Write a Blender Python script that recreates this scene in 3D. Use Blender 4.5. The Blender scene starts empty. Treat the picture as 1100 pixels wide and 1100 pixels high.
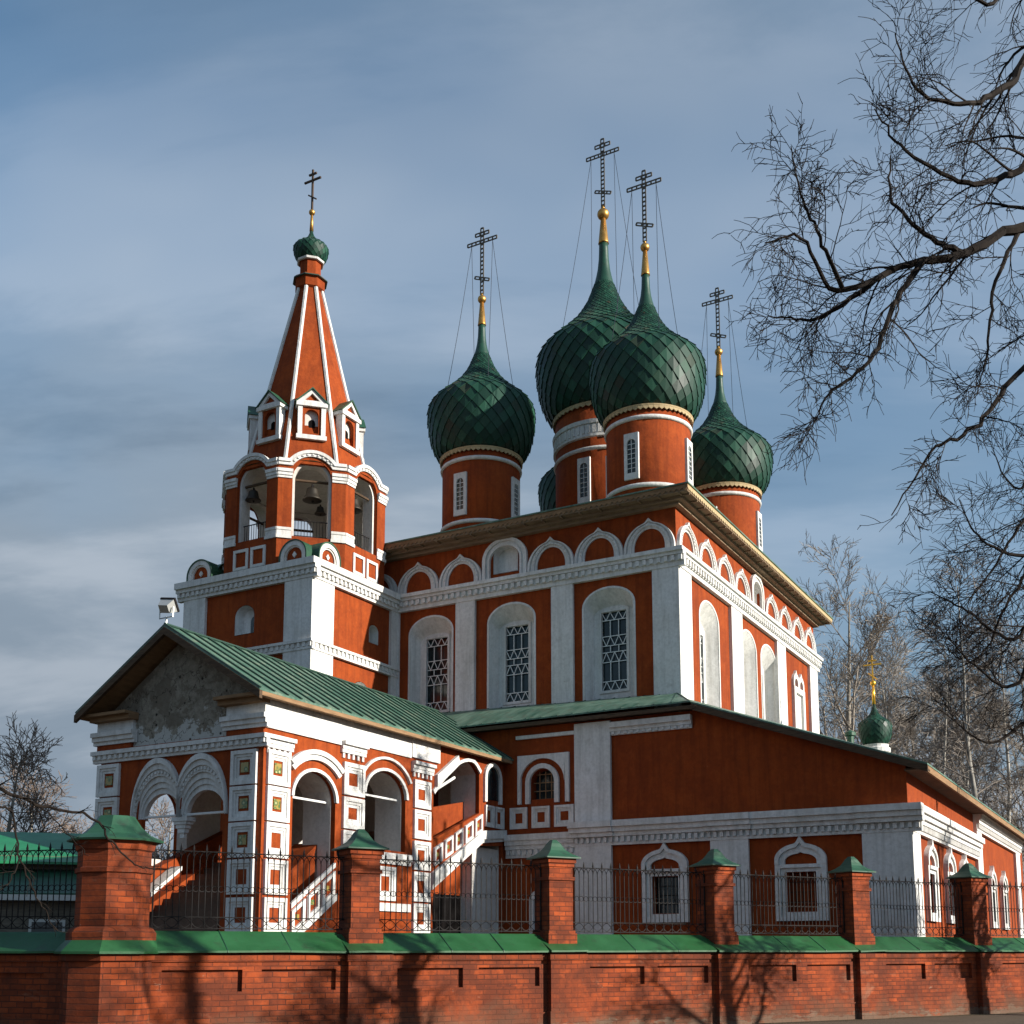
import bpy, bmesh, math, random
from math import sin, cos, pi, radians, sqrt, atan2
from mathutils import Vector, Matrix, Quaternion
from mathutils.geometry import tessellate_polygon

# ------------------------------------------------------------------ camera, sky, sun, exposure
S = bpy.context.scene
C = S.collection
EYE = 1.65
TH = math.asin(1280 / 9000)
cam = bpy.data.cameras.new("camera")
cam.sensor_width = 36
cam.lens = 1280 * cos(TH) / 1100 * 36
cam.shift_y = ((1020 - 1280 * sin(TH)) - 550) / 1100
cam.clip_end = 3000
camo = bpy.data.objects.new("camera", cam)
C.objects.link(camo)
camo.location = (0, 0, EYE)
camo.rotation_euler = (pi / 2 + TH, 0, 0)
S.camera = camo

SUN_EL, SUN_AZ = radians(20), radians(-22.8)
SUNV = Vector((cos(SUN_AZ) * cos(SUN_EL), sin(SUN_AZ) * cos(SUN_EL), sin(SUN_EL)))
sun = bpy.data.lights.new("sun", 'SUN')
sun.energy = 5.0
sun.angle = radians(0.5)
sun.color = (1.0, 0.94, 0.84)
suno = bpy.data.objects.new("sun", sun)
C.objects.link(suno)
suno.location = SUNV * 60
suno.rotation_euler = SUNV.to_track_quat('Z', 'Y').to_euler()

W = bpy.data.worlds.new("World")
S.world = W
W.use_nodes = True
wt = W.node_tree
for n in list(wt.nodes):
    wt.nodes.remove(n)
def WN(t, **k):
    n = wt.nodes.new(t)
    for a, b in k.items():
        setattr(n, a, b)
    return n
SKY_STRENGTH = 0.056
sky = WN('ShaderNodeTexSky', sky_type='NISHITA', sun_disc=False)
sky.sun_elevation = SUN_EL
sky.sun_rotation = pi / 2 - SUN_AZ
sky.air_density = 1.0
sky.dust_density = 0.6
sky.ozone_density = 2.0
tc = WN('ShaderNodeTexCoord')
sep = WN('ShaderNodeSeparateXYZ')
wt.links.new(tc.outputs['Generated'], sep.inputs[0])
zz = WN('ShaderNodeMath', operation='MAXIMUM'); zz.inputs[1].default_value = 0.0
wt.links.new(sep.outputs['Z'], zz.inputs[0])
za = WN('ShaderNodeMath', operation='ADD'); za.inputs[1].default_value = 0.38
wt.links.new(zz.outputs[0], za.inputs[0])
dx = WN('ShaderNodeMath', operation='DIVIDE'); dy = WN('ShaderNodeMath', operation='DIVIDE')
wt.links.new(sep.outputs['X'], dx.inputs[0]); wt.links.new(za.outputs[0], dx.inputs[1])
wt.links.new(sep.outputs['Y'], dy.inputs[0]); wt.links.new(za.outputs[0], dy.inputs[1])
cmb = WN('ShaderNodeCombineXYZ')
wt.links.new(dx.outputs[0], cmb.inputs[0]); wt.links.new(dy.outputs[0], cmb.inputs[1])
def wnoise(scale, detail, rough, off, sx, sy, rot, dist=0.0):
    m = WN('ShaderNodeMapping')
    m.inputs['Location'].default_value = off
    m.inputs['Scale'].default_value = (sx, sy, 1)
    m.inputs['Rotation'].default_value = (0, 0, rot)
    wt.links.new(cmb.outputs[0], m.inputs[0])
    n = WN('ShaderNodeTexNoise')
    n.inputs['Scale'].default_value = scale
    n.inputs['Detail'].default_value = detail
    n.inputs['Roughness'].default_value = rough
    n.inputs['Distortion'].default_value = dist
    wt.links.new(m.outputs[0], n.inputs['Vector'])
    return n.outputs['Fac']
def wramp(src, stops):
    r = WN('ShaderNodeValToRGB')
    e = r.color_ramp.elements
    while len(e) < len(stops):
        e.new(0.5)
    for q, (p, v) in zip(e, stops):
        q.position = p
        q.color = (*v, 1) if isinstance(v, tuple) else (v, v, v, 1)
    r.color_ramp.interpolation = 'EASE'
    wt.links.new(src, r.inputs[0])
    return r.outputs[0]
def wmix(fac, a, b, mode='MIX'):
    m = WN('ShaderNodeMix', data_type='RGBA', blend_type=mode)
    if isinstance(fac, float):
        m.inputs[0].default_value = fac
    else:
        wt.links.new(fac, m.inputs[0])
    for i, s in ((6, a), (7, b)):
        if isinstance(s, tuple):
            m.inputs[i].default_value = (*s, 1)
        else:
            wt.links.new(s, m.inputs[i])
    return m.outputs[2]
n1 = wnoise(0.85, 5, 0.5, (17.7, 9.0, 0), 0.8, 1.0, 0.3, 0.3)      # broad veil
n2 = wnoise(1.7, 9, 0.56, (4.5, 2.4, 0), 0.6, 1.7, 0.2, 0.35)        # streaks and banks
cover = wramp(n1, [(0.34, 0.02), (0.60, 0.95)])
bank = wramp(n2, [(0.36, (2.2, 2.95, 3.85)), (0.49, (3.35, 4.25, 5.3)), (0.62, (5.1, 5.9, 6.9))])
# thicker cloud low down, clear blue overhead
low = wramp(sep.outputs['Z'], [(0.02, 1.7), (0.22, 1.05), (0.36, 0.8), (0.54, 0.34), (0.61, 0.10)])
cv = WN('ShaderNodeMath', operation='MULTIPLY_ADD')
wt.links.new(cover, cv.inputs[0]); cv.inputs[1].default_value = 0.66
lw = WN('ShaderNodeMath', operation='MULTIPLY'); lw.inputs[1].default_value = 0.48
wt.links.new(low, lw.inputs[0]); wt.links.new(lw.outputs[0], cv.inputs[2])
cv.use_clamp = True
# clouds are brighter on the sun's side of the sky
dot = WN('ShaderNodeVectorMath', operation='DOT_PRODUCT')
wt.links.new(tc.outputs['Generated'], dot.inputs[0]); dot.inputs[1].default_value = SUNV
gl = wramp(dot.outputs['Value'], [(0.0, 1.0), (1.0, 1.35)])
bankg = wmix(1.0, wmix(1.0, bank, gl, 'MULTIPLY'), wramp(sep.outputs['Z'], [(0.2, 0.80), (0.36, 0.90), (0.54, 0.99), (0.62, 0.88)]), 'MULTIPLY')
skyc = wmix(1.0, sky.outputs[0], (1.2, 1.68, 1.78), 'MULTIPLY')
mixed = wmix(cv.outputs[0], skyc, bankg)
bg = WN('ShaderNodeBackground'); bg.inputs['Strength'].default_value = SKY_STRENGTH
wt.links.new(mixed, bg.inputs['Color'])
wo = WN('ShaderNodeOutputWorld'); wt.links.new(bg.outputs[0], wo.inputs[0])

S.view_settings.view_transform = 'Standard'
S.view_settings.look = 'None'
S.view_settings.exposure = 0.75
S.view_settings.gamma = 1.0
S.cycles.max_bounces = 6

# ------------------------------------------------------------------ frames
AL = radians(29.4)
AX = Vector((sin(AL), cos(AL), 0))        # u: along the sunny side, away from the camera
BX = Vector((-cos(AL), sin(AL), 0))       # v: along the shaded front
GX = Vector(((982.5 - 550) / 1280 * 33.0, 33.0, 0))
ROT = pi / 2 - AL
def CW(u, v, z=0.0):
    return GX + AX * u + BX * v + Vector((0, 0, z))

ZSC = 0.99          # surveyed heights run one per cent tall
# ------------------------------------------------------------------ materials
MATS = {}
class NT:
    def __init__(s, name):
        s.m = bpy.data.materials.new(name); s.m.use_nodes = True
        s.t = s.m.node_tree; s.b = s.t.nodes['Principled BSDF']
    def n(s, t, **k):
        q = s.t.nodes.new(t)
        for a, b in k.items():
            setattr(q, a, b)
        return q
    def l(s, a, b): s.t.links.new(a, b)
    def val(s, sock, v):
        if hasattr(v, 'is_output') or isinstance(v, bpy.types.NodeSocket): s.l(v, sock)
        else: sock.default_value = v
    def obj(s): return s.n('ShaderNodeTexCoord').outputs['Object']
    def mapped(s, scale=(1, 1, 1), src=None):
        m = s.n('ShaderNodeMapping'); m.inputs['Scale'].default_value = scale
        s.l(src or s.obj(), m.inputs[0]); return m.outputs[0]
    def noise(s, vec, scale, detail=5, rough=0.55, dist=0):
        q = s.n('ShaderNodeTexNoise'); s.l(vec, q.inputs['Vector'])
        q.inputs['Scale'].default_value = scale; q.inputs['Detail'].default_value = detail
        q.inputs['Roughness'].default_value = rough; q.inputs['Distortion'].default_value = dist
        return q.outputs['Fac']
    def ramp(s, f, stops):
        r = s.n('ShaderNodeValToRGB'); e = r.color_ramp.elements
        while len(e) < len(stops): e.new(0.5)
        for q, (p, v) in zip(e, stops):
            q.position = p; q.color = (*v, 1) if isinstance(v, tuple) else (v, v, v, 1)
        s.l(f, r.inputs[0]); return r.outputs[0]
    def mix(s, f, a, b, mode='MIX'):
        m = s.n('ShaderNodeMix', data_type='RGBA', blend_type=mode)
        s.val(m.inputs[0], f)
        for i, q in ((6, a), (7, b)):
            if isinstance(q, tuple): m.inputs[i].default_value = (*q, 1)
            else: s.l(q, m.inputs[i])
        return m.outputs[2]
    def bump(s, h, strength=0.3, dist=0.03, prev=None):
        b = s.n('ShaderNodeBump'); b.inputs['Strength'].default_value = strength
        b.inputs['Distance'].default_value = dist; s.l(h, b.inputs['Height'])
        if prev: s.l(prev, b.inputs['Normal'])
        return b.outputs[0]
    def done(s, col, rough=0.85, normal=None, metal=0.0, spec=None):
        s.val(s.b.inputs['Base Color'], (*col, 1) if isinstance(col, tuple) else col)
        s.val(s.b.inputs['Roughness'], rough); s.b.inputs['Metallic'].default_value = metal
        if normal: s.l(normal, s.b.inputs['Normal'])
        if spec is not None: s.b.inputs['Specular IOR Level'].default_value = spec
        return s.m

def plaster(name, col, dirt, amt=0.5, streak=0.35, bump=0.25, fade=None, chip=None):
    k = NT(name); o = k.obj()
    big = k.ramp(k.noise(o, 0.55, 7, 0.62, 0.5), [(0.34, 0.0), (0.66, 1.0)])
    st = k.ramp(k.noise(k.mapped((3.4, 3.4, 0.20), o), 1.6, 7, 0.65), [(0.46, 0.0), (0.74, 1.0)])
    mid = k.noise(o, 2.6, 7, 0.68, 0.3)
    fine = k.noise(o, 10, 6, 0.65)
    c = k.mix(k.ramp(big, [(0.0, 0.0), (1.0, amt)]), col, dirt)
    if fade: c = k.mix(k.ramp(mid, [(0.50, 0.0), (0.70, 0.55)]), c, fade)
    c = k.mix(k.ramp(mid, [(0.30, 0.45), (0.46, 0.0)]), c, tuple(x * 0.72 for x in dirt))
    c = k.mix(k.ramp(st, [(0.0, 0.0), (1.0, streak)]), c, tuple(x * 0.66 for x in dirt))
    c = k.mix(k.ramp(fine, [(0.36, 0.25), (0.58, 0.0)]), c, tuple(x * 0.55 for x in dirt))
    if chip:
        cn = k.noise(k.mapped((1.0, 1.0, 1.6), o), 3.3, 8, 0.74, 0.6)
        c = k.mix(k.ramp(cn, [(0.685, 0.0), (0.705, 0.8)]), c, chip)
    nb = k.bump(k.noise(o, 1.7, 5, 0.6), bump, 0.10)
    nb = k.bump(fine, bump * 0.9, 0.02, nb)
    return k.done(c, 0.9, nb, spec=0.2)

M = {}
M['red'] = plaster('red_limewash', (0.30, 0.053, 0.008), (0.19, 0.032, 0.007), 0.8, 0.75, 0.28, (0.34, 0.070, 0.014), (0.40, 0.16, 0.09))
M['white'] = plaster('whitewash', (0.72, 0.71, 0.695), (0.56, 0.54, 0.50), 0.65, 0.65, 0.34, None, (0.30, 0.22, 0.17))
M['inner_white'] = plaster('inner_whitewash', (0.66, 0.63, 0.59), (0.52, 0.48, 0.43), 0.5, 0.25, 0.25)
M['grey_plaster'] = None
def mk_gable():
    k = NT('worn_gable_plaster'); o = k.obj(); sp_ = k.n('ShaderNodeSeparateXYZ'); k.l(o, sp_.inputs[0])
    a = k.noise(o, 1.1, 9, 0.72, 0.4); f = k.noise(o, 6, 8, 0.72)
    c = k.ramp(f, [(0.30, (0.15, 0.13, 0.10)), (0.55, (0.26, 0.23, 0.185)), (0.75, (0.33, 0.30, 0.25))])
    c = k.mix(k.ramp(a, [(0.50, 0.0), (0.53, 0.6)]), c, (0.125, 0.10, 0.075))
    lo = k.n('ShaderNodeMapRange'); k.l(sp_.outputs['Z'], lo.inputs[0]); lo.inputs[1].default_value = 8.3; lo.inputs[2].default_value = 7.0
    ad = k.n('ShaderNodeMath', operation='MULTIPLY_ADD'); k.l(lo.outputs[0], ad.inputs[0]); ad.inputs[1].default_value = 0.42; k.l(k.noise(o, 1.6, 8, 0.7), ad.inputs[2])
    c = k.mix(k.ramp(ad.outputs[0], [(0.76, 0.0), (0.80, 0.85)]), c, (0.50, 0.49, 0.46))
    v = k.n('ShaderNodeTexVoronoi'); v.feature = 'DISTANCE_TO_EDGE'; v.inputs['Scale'].default_value = 0.9
    wv = k.n('ShaderNodeVectorMath', operation='ADD'); k.l(o, wv.inputs[0])
    nz = k.n('ShaderNodeTexNoise'); nz.inputs['Scale'].default_value = 2.5; nz.inputs['Detail'].default_value = 6; k.l(o, nz.inputs['Vector']); k.l(nz.outputs['Color'], wv.inputs[1]); k.l(wv.outputs[0], v.inputs['Vector'])
    c = k.mix(k.ramp(v.outputs['Distance'], [(0.004, 0.8), (0.012, 0.0)]), c, (0.04, 0.032, 0.025))
    sp = k.n('ShaderNodeTexVoronoi'); sp.inputs['Scale'].default_value = 2.6; k.l(o, sp.inputs['Vector'])
    c = k.mix(k.ramp(sp.outputs['Distance'], [(0.07, 0.9), (0.13, 0.0)]), c, (0.014, 0.012, 0.010))
    return k.done(c, 0.95, k.bump(f, 0.5, 0.05, k.bump(a, 0.7, 0.12)), spec=0.1)
M['grey_plaster'] = mk_gable()
def mk_roof(name, col, col2, rust, sc=(0.3, 3.0, 0.5), rough=0.42):
    k = NT(name); o = k.obj()
    a = k.noise(k.mapped(sc, o), 1.6, 6, 0.62, 0.3)
    c = k.mix(k.ramp(a, [(0.36, 0.0), (0.66, 1.0)]), col, col2)
    b = k.noise(o, 3.4, 7, 0.7)
    c = k.mix(k.ramp(b, [(0.54, 0.0), (0.70, 0.85)]), c, rust)
    return k.done(c, rough, k.bump(k.noise(o, 1.3, 4, 0.5), 0.3, 0.06), spec=0.45)
M['porch_roof'] = mk_roof('green_painted_sheet_roof', (0.036, 0.10, 0.068), (0.115, 0.19, 0.14), (0.25, 0.26, 0.18), (2.2, 0.35, 0.35))
M['old_roof'] = mk_roof('worn_green_sheet_roof', (0.13, 0.21, 0.155), (0.028, 0.085, 0.055), (0.09, 0.06, 0.035), (0.5, 2.4, 0.5), 0.5)
M['seam'] = NT('roof_seam').done((0.02, 0.05, 0.035), 0.5)
M['coping'] = mk_roof('green_coping_paint', (0.010, 0.066, 0.017), (0.020, 0.098, 0.033), (0.020, 0.042, 0.018), (0.8, 0.8, 0.8), 0.48)
M['cap_green'] = mk_roof('dark_green_cap_paint', (0.009, 0.050, 0.024), (0.022, 0.085, 0.045), (0.015, 0.022, 0.015), (1, 1, 1), 0.5)
def mk_tiles():
    k = NT('green_scale_tiles')
    g = k.n('ShaderNodeNewGeometry').outputs['Random Per Island']
    c = k.ramp(g, [(0.0, (0.003, 0.021, 0.013)), (0.3, (0.005, 0.034, 0.021)), (0.7, (0.008, 0.048, 0.029)), (0.90, (0.014, 0.07, 0.042)), (0.97, (0.018, 0.034, 0.02)), (1.0, (0.026, 0.028, 0.016))])
    r = k.ramp(g, [(0.0, 0.45), (0.4, 0.6), (0.7, 0.5), (1.0, 0.66)])
    return k.done(c, r, k.bump(k.noise(k.obj(), 5, 4), 0.12, 0.03), spec=0.28)
M['tiles'] = mk_tiles()
M['spire_green'] = mk_roof('green_spire_sheet', (0.006, 0.040, 0.024), (0.012, 0.058, 0.035), (0.012, 0.028, 0.018), (1, 1, 1), 0.45)
def mk_gold():
    k = NT('old_gilding'); a = k.noise(k.obj(), 4, 5)
    return k.done(k.ramp(a, [(0.3, (0.40, 0.20, 0.05)), (0.7, (0.60, 0.35, 0.10))]), 0.42, metal=0.9)
M['gold'] = mk_gold()
M['bright_gold'] = NT('bright_gilding').done((0.85, 0.46, 0.05), 0.3, metal=0.75)
M['cross_metal'] = NT('weathered_cross_metal').done((0.10, 0.082, 0.06), 0.5, metal=0.3)
M['dark_cross'] = NT('dark_bronze_cross').done((0.07, 0.04, 0.022), 0.45, metal=0.5)
M['wire'] = NT('stay_wire').done((0.09, 0.09, 0.10), 0.5, metal=0.5)
def mk_wood(name, c1, c2, sc):
    k = NT(name); o = k.obj(); a = k.noise(k.mapped(sc, o), 2.5, 7, 0.65)
    return k.done(k.ramp(a, [(0.3, c1), (0.7, c2)]), 0.8, k.bump(a, 0.3, 0.02), spec=0.2)
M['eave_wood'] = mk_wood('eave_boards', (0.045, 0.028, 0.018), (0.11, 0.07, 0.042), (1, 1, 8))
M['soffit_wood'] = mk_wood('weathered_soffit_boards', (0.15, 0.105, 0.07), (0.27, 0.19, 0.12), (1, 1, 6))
M['ochre'] = mk_wood('ochre_valance_sunlit_fascia', (0.34, 0.25, 0.135), (0.46, 0.35, 0.20), (1, 1, 4))  # own colour on the drum valances, painted sunlight on the south fascia
M['tan'] = mk_wood('brown_trim_boards', (0.17, 0.10, 0.052), (0.30, 0.18, 0.095), (1, 1, 6))
M['dark'] = NT('dark_interior').done((0.008, 0.007, 0.007), 0.95, spec=0.02)
def mk_glass():
    k = NT('old_window_glass'); a = k.noise(k.obj(), 1.7, 3)
    return k.done(k.ramp(a, [(0.35, (0.004, 0.012, 0.013)), (0.65, (0.018, 0.03, 0.034))]), 0.12, k.bump(a, 0.06, 0.05), spec=0.5)
M['glass'] = mk_glass()
M['grille'] = NT('painted_grille').done((0.72, 0.72, 0.70), 0.5)
M['iron'] = NT('black_iron').done((0.010, 0.008, 0.008), 0.7, spec=0.2)
M['tile'] = None
def mk_ctile():
    k = NT('glazed_stove_tile'); v = k.n('ShaderNodeTexVoronoi'); v.inputs['Scale'].default_value = 7; k.l(k.obj(), v.inputs['Vector'])
    return k.done(k.ramp(v.outputs['Distance'], [(0.1, (0.45, 0.42, 0.2)), (0.35, (0.05, 0.12, 0.045)), (0.6, (0.30, 0.22, 0.06))]), 0.25)
M['tile'] = mk_ctile()
M['bronze'] = NT('bell_bronze').done((0.035, 0.028, 0.02), 0.5, metal=0.5)
M['stone_step'] = plaster('stone_steps', (0.16, 0.09, 0.06), (0.09, 0.06, 0.045), 0.5, 0.3)
def mk_brick(name, weather):
    k = NT(name); o = k.obj(); s = k.n('ShaderNodeSeparateXYZ'); k.l(o, s.inputs[0])
    inf = k.n('ShaderNodeObjectInfo')
    ad = k.n('ShaderNodeMath', operation='ADD'); k.l(s.outputs['X'], ad.inputs[0]); k.l(s.outputs['Y'], ad.inputs[1])
    wob = k.noise(o, 3.0, 3)
    w2 = k.n('ShaderNodeMath', operation='MULTIPLY'); k.l(wob, w2.inputs[0]); w2.inputs[1].default_value = 0.03
    zz = k.n('ShaderNodeMath', operation='ADD'); k.l(s.outputs['Z'], zz.inputs[0]); k.l(w2.outputs[0], zz.inputs[1])
    cb = k.n('ShaderNodeCombineXYZ'); k.l(ad.outputs[0], cb.inputs[0]); k.l(zz.outputs[0], cb.inputs[1])
    off = k.n('ShaderNodeVectorMath', operation='ADD'); k.l(cb.outputs[0], off.inputs[0])
    oc = k.n('ShaderNodeCombineXYZ')
    om = k.n('ShaderNodeMath', operation='MULTIPLY'); k.l(inf.outputs['Random'], om.inputs[0]); om.inputs[1].default_value = 7.3
    k.l(om.outputs[0], oc.inputs[0]); k.l(oc.outputs[0], off.inputs[1])
    b = k.n('ShaderNodeTexBrick'); k.l(off.outputs[0], b.inputs['Vector'])
    b.inputs['Scale'].default_value = 1.0; b.inputs['Brick Width'].default_value = 0.30; b.inputs['Row Height'].default_value = 0.098
    b.inputs['Mortar Size'].default_value = 0.010; b.inputs['Mortar Smooth'].default_value = 0.35; b.inputs['Bias'].default_value = 0.0
    b.inputs['Color1'].default_value = (0.35, 0.068, 0.018, 1); b.inputs['Color2'].default_value = (0.16, 0.032, 0.012, 1)
    b.inputs['Mortar'].default_value = (0.085, 0.026, 0.016, 1)
    patch = k.noise(o, 0.7, 7, 0.65, 0.5)
    paint = k.ramp(patch, [(0.46, 0.0), (0.66, 0.75)])           # places where paint hides the joints
    c = k.mix(paint, b.outputs['Color'], (0.30, 0.058, 0.017))
    dirt = k.noise(o, 1.4, 8, 0.7)
    c = k.mix(k.ramp(dirt, [(0.42, 0.8), (0.60, 0.0)]), c, (0.085, 0.024, 0.013))  # dark stains, enlarged to carry some of the wall's shadow as well
    bl = k.noise(k.mapped((0.5, 0.5, 1.3), o), 1.3, 8, 0.7, 0.4)
    c = k.mix(k.ramp(bl, [(0.60, 0.0), (0.70, 0.4)]), c, (0.30, 0.17, 0.11))
    chip = k.noise(o, 5.5, 5, 0.7)
    c = k.mix(k.ramp(chip, [(0.70, 0.0), (0.745, 0.7)]), c, (0.28, 0.20, 0.15))
    if weather:
        fz = k.n('ShaderNodeMapRange'); k.l(s.outputs['Z'], fz.inputs[0]); fz.inputs[1].default_value = 0.42; fz.inputs[2].default_value = 0.0
        pl = k.noise(k.mapped((0.8, 0.8, 2.2), o), 2.2, 8, 0.75)
        sm = k.n('ShaderNodeMath', operation='MULTIPLY_ADD'); k.l(fz.outputs[0], sm.inputs[0]); sm.inputs[1].default_value = 0.30; k.l(pl, sm.inputs[2])
        c = k.mix(k.ramp(sm.outputs[0], [(0.70, 0.0), (0.76, 0.8)]), c, (0.20, 0.15, 0.11))
    if weather:
        sp = k.n('ShaderNodeMapRange'); k.l(s.outputs['Z'], sp.inputs[0]); sp.inputs[1].default_value = 0.75; sp.inputs[2].default_value = 0.05
        sa = k.n('ShaderNodeMath', operation='MULTIPLY_ADD'); k.l(sp.outputs[0], sa.inputs[0]); sa.inputs[1].default_value = 0.35; k.l(k.noise(o, 1.1, 8, 0.7, 0.5), sa.inputs[2])
        c = k.mix(k.ramp(sa.outputs[0], [(0.60, 0.0), (0.80, 0.65)]), c, (0.10, 0.055, 0.035))
        eff = k.noise(k.mapped((0.9, 0.9, 2.6), o), 1.9, 8, 0.75)
        c = k.mix(k.ramp(eff, [(0.655, 0.0), (0.70, 0.55)]), c, (0.30, 0.20, 0.14))
    h = k.mix(paint, b.outputs['Fac'], (0.25, 0.25, 0.25))
    inv = k.n('ShaderNodeMath', operation='SUBTRACT'); inv.inputs[0].default_value = 1.0; k.l(h, inv.inputs[1])
    nb = k.bump(inv.outputs[0], 0.7, 0.014)
    nb = k.bump(k.noise(o, 14, 6, 0.7), 0.35, 0.02, nb)
    return k.done(c, 0.9, nb, spec=0.2)
M['brick'] = mk_brick('painted_brick_wall', True)
M['brick_pillar'] = mk_brick('painted_brick_pillar', False)
def mk_ground():
    k = NT('bare_spring_ground'); o = k.obj()
    a = k.noise(o, 0.35, 8, 0.65); b = k.noise(o, 6, 8, 0.7)
    c = k.ramp(a, [(0.3, (0.07, 0.052, 0.035)), (0.55, (0.11, 0.085, 0.055)), (0.75, (0.075, 0.072, 0.035))])
    c = k.mix(k.ramp(b, [(0.4, 0.5), (0.65, 0.0)]), c, (0.04, 0.03, 0.022))
    return k.done(c, 0.95, k.bump(b, 0.8, 0.05), spec=0.1)
M['ground'] = mk_ground()
def mk_asph():
    k = NT('dusty_asphalt'); o = k.obj(); b = k.noise(o, 12, 8, 0.75); a = k.noise(o, 0.8, 5)
    c = k.ramp(a, [(0.3, (0.085, 0.062, 0.042)), (0.7, (0.14, 0.10, 0.068))])
    c = k.mix(k.ramp(b, [(0.4, 0.5), (0.6, 0.0)]), c, (0.05, 0.04, 0.03))
    return k.done(c, 0.9, k.bump(b, 0.6, 0.02), spec=0.2)
M['asphalt'] = mk_asph()
def mk_bark(name, c1, c2, sc=4):
    k = NT(name); a = k.noise(k.mapped((1, 1, 0.35)), sc, 6, 0.65)
    return k.done(k.ramp(a, [(0.35, c1), (0.65, c2)]), 0.9, k.bump(a, 0.6, 0.03), spec=0.15)
M['bark'] = mk_bark('dark_lime_bark', (0.012, 0.009, 0.007), (0.030, 0.022, 0.017))
M['twig'] = mk_bark('dark_twigs', (0.010, 0.007, 0.006), (0.022, 0.016, 0.012))
M['pale_bark'] = mk_bark('grey_poplar_bark', (0.17, 0.15, 0.12), (0.36, 0.32, 0.27))
M['pale_twig'] = mk_bark('grey_poplar_twigs', (0.20, 0.17, 0.14), (0.36, 0.31, 0.26))
M['birch'] = mk_bark('birch_bark', (0.09, 0.08, 0.07), (0.50, 0.47, 0.42), 2.2)
M['brown_twig'] = mk_bark('brown_lime_twigs', (0.13, 0.095, 0.075), (0.25, 0.19, 0.15))
M['birch_twig'] = mk_bark('birch_twigs', (0.13, 0.11, 0.095), (0.25, 0.215, 0.185))
M['shed_green'] = mk_roof('bright_green_sheet', (0.012, 0.15, 0.055), (0.02, 0.19, 0.075), (0.02, 0.13, 0.06), (1, 1, 1), 0.4)
M['shed_white'] = NT('pale_boards').done((0.55, 0.54, 0.5), 0.8)
M['shed_wall'] = mk_wood('grey_timber_wall', (0.10, 0.085, 0.065), (0.20, 0.17, 0.13), (1, 1, 6))
M['steel'] = NT('galvanised_lamp_housing').done((0.5, 0.5, 0.48), 0.4, metal=0.6)
M['lampglass'] = NT('floodlight_glass').done((0.05, 0.055, 0.06), 0.1)

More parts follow.
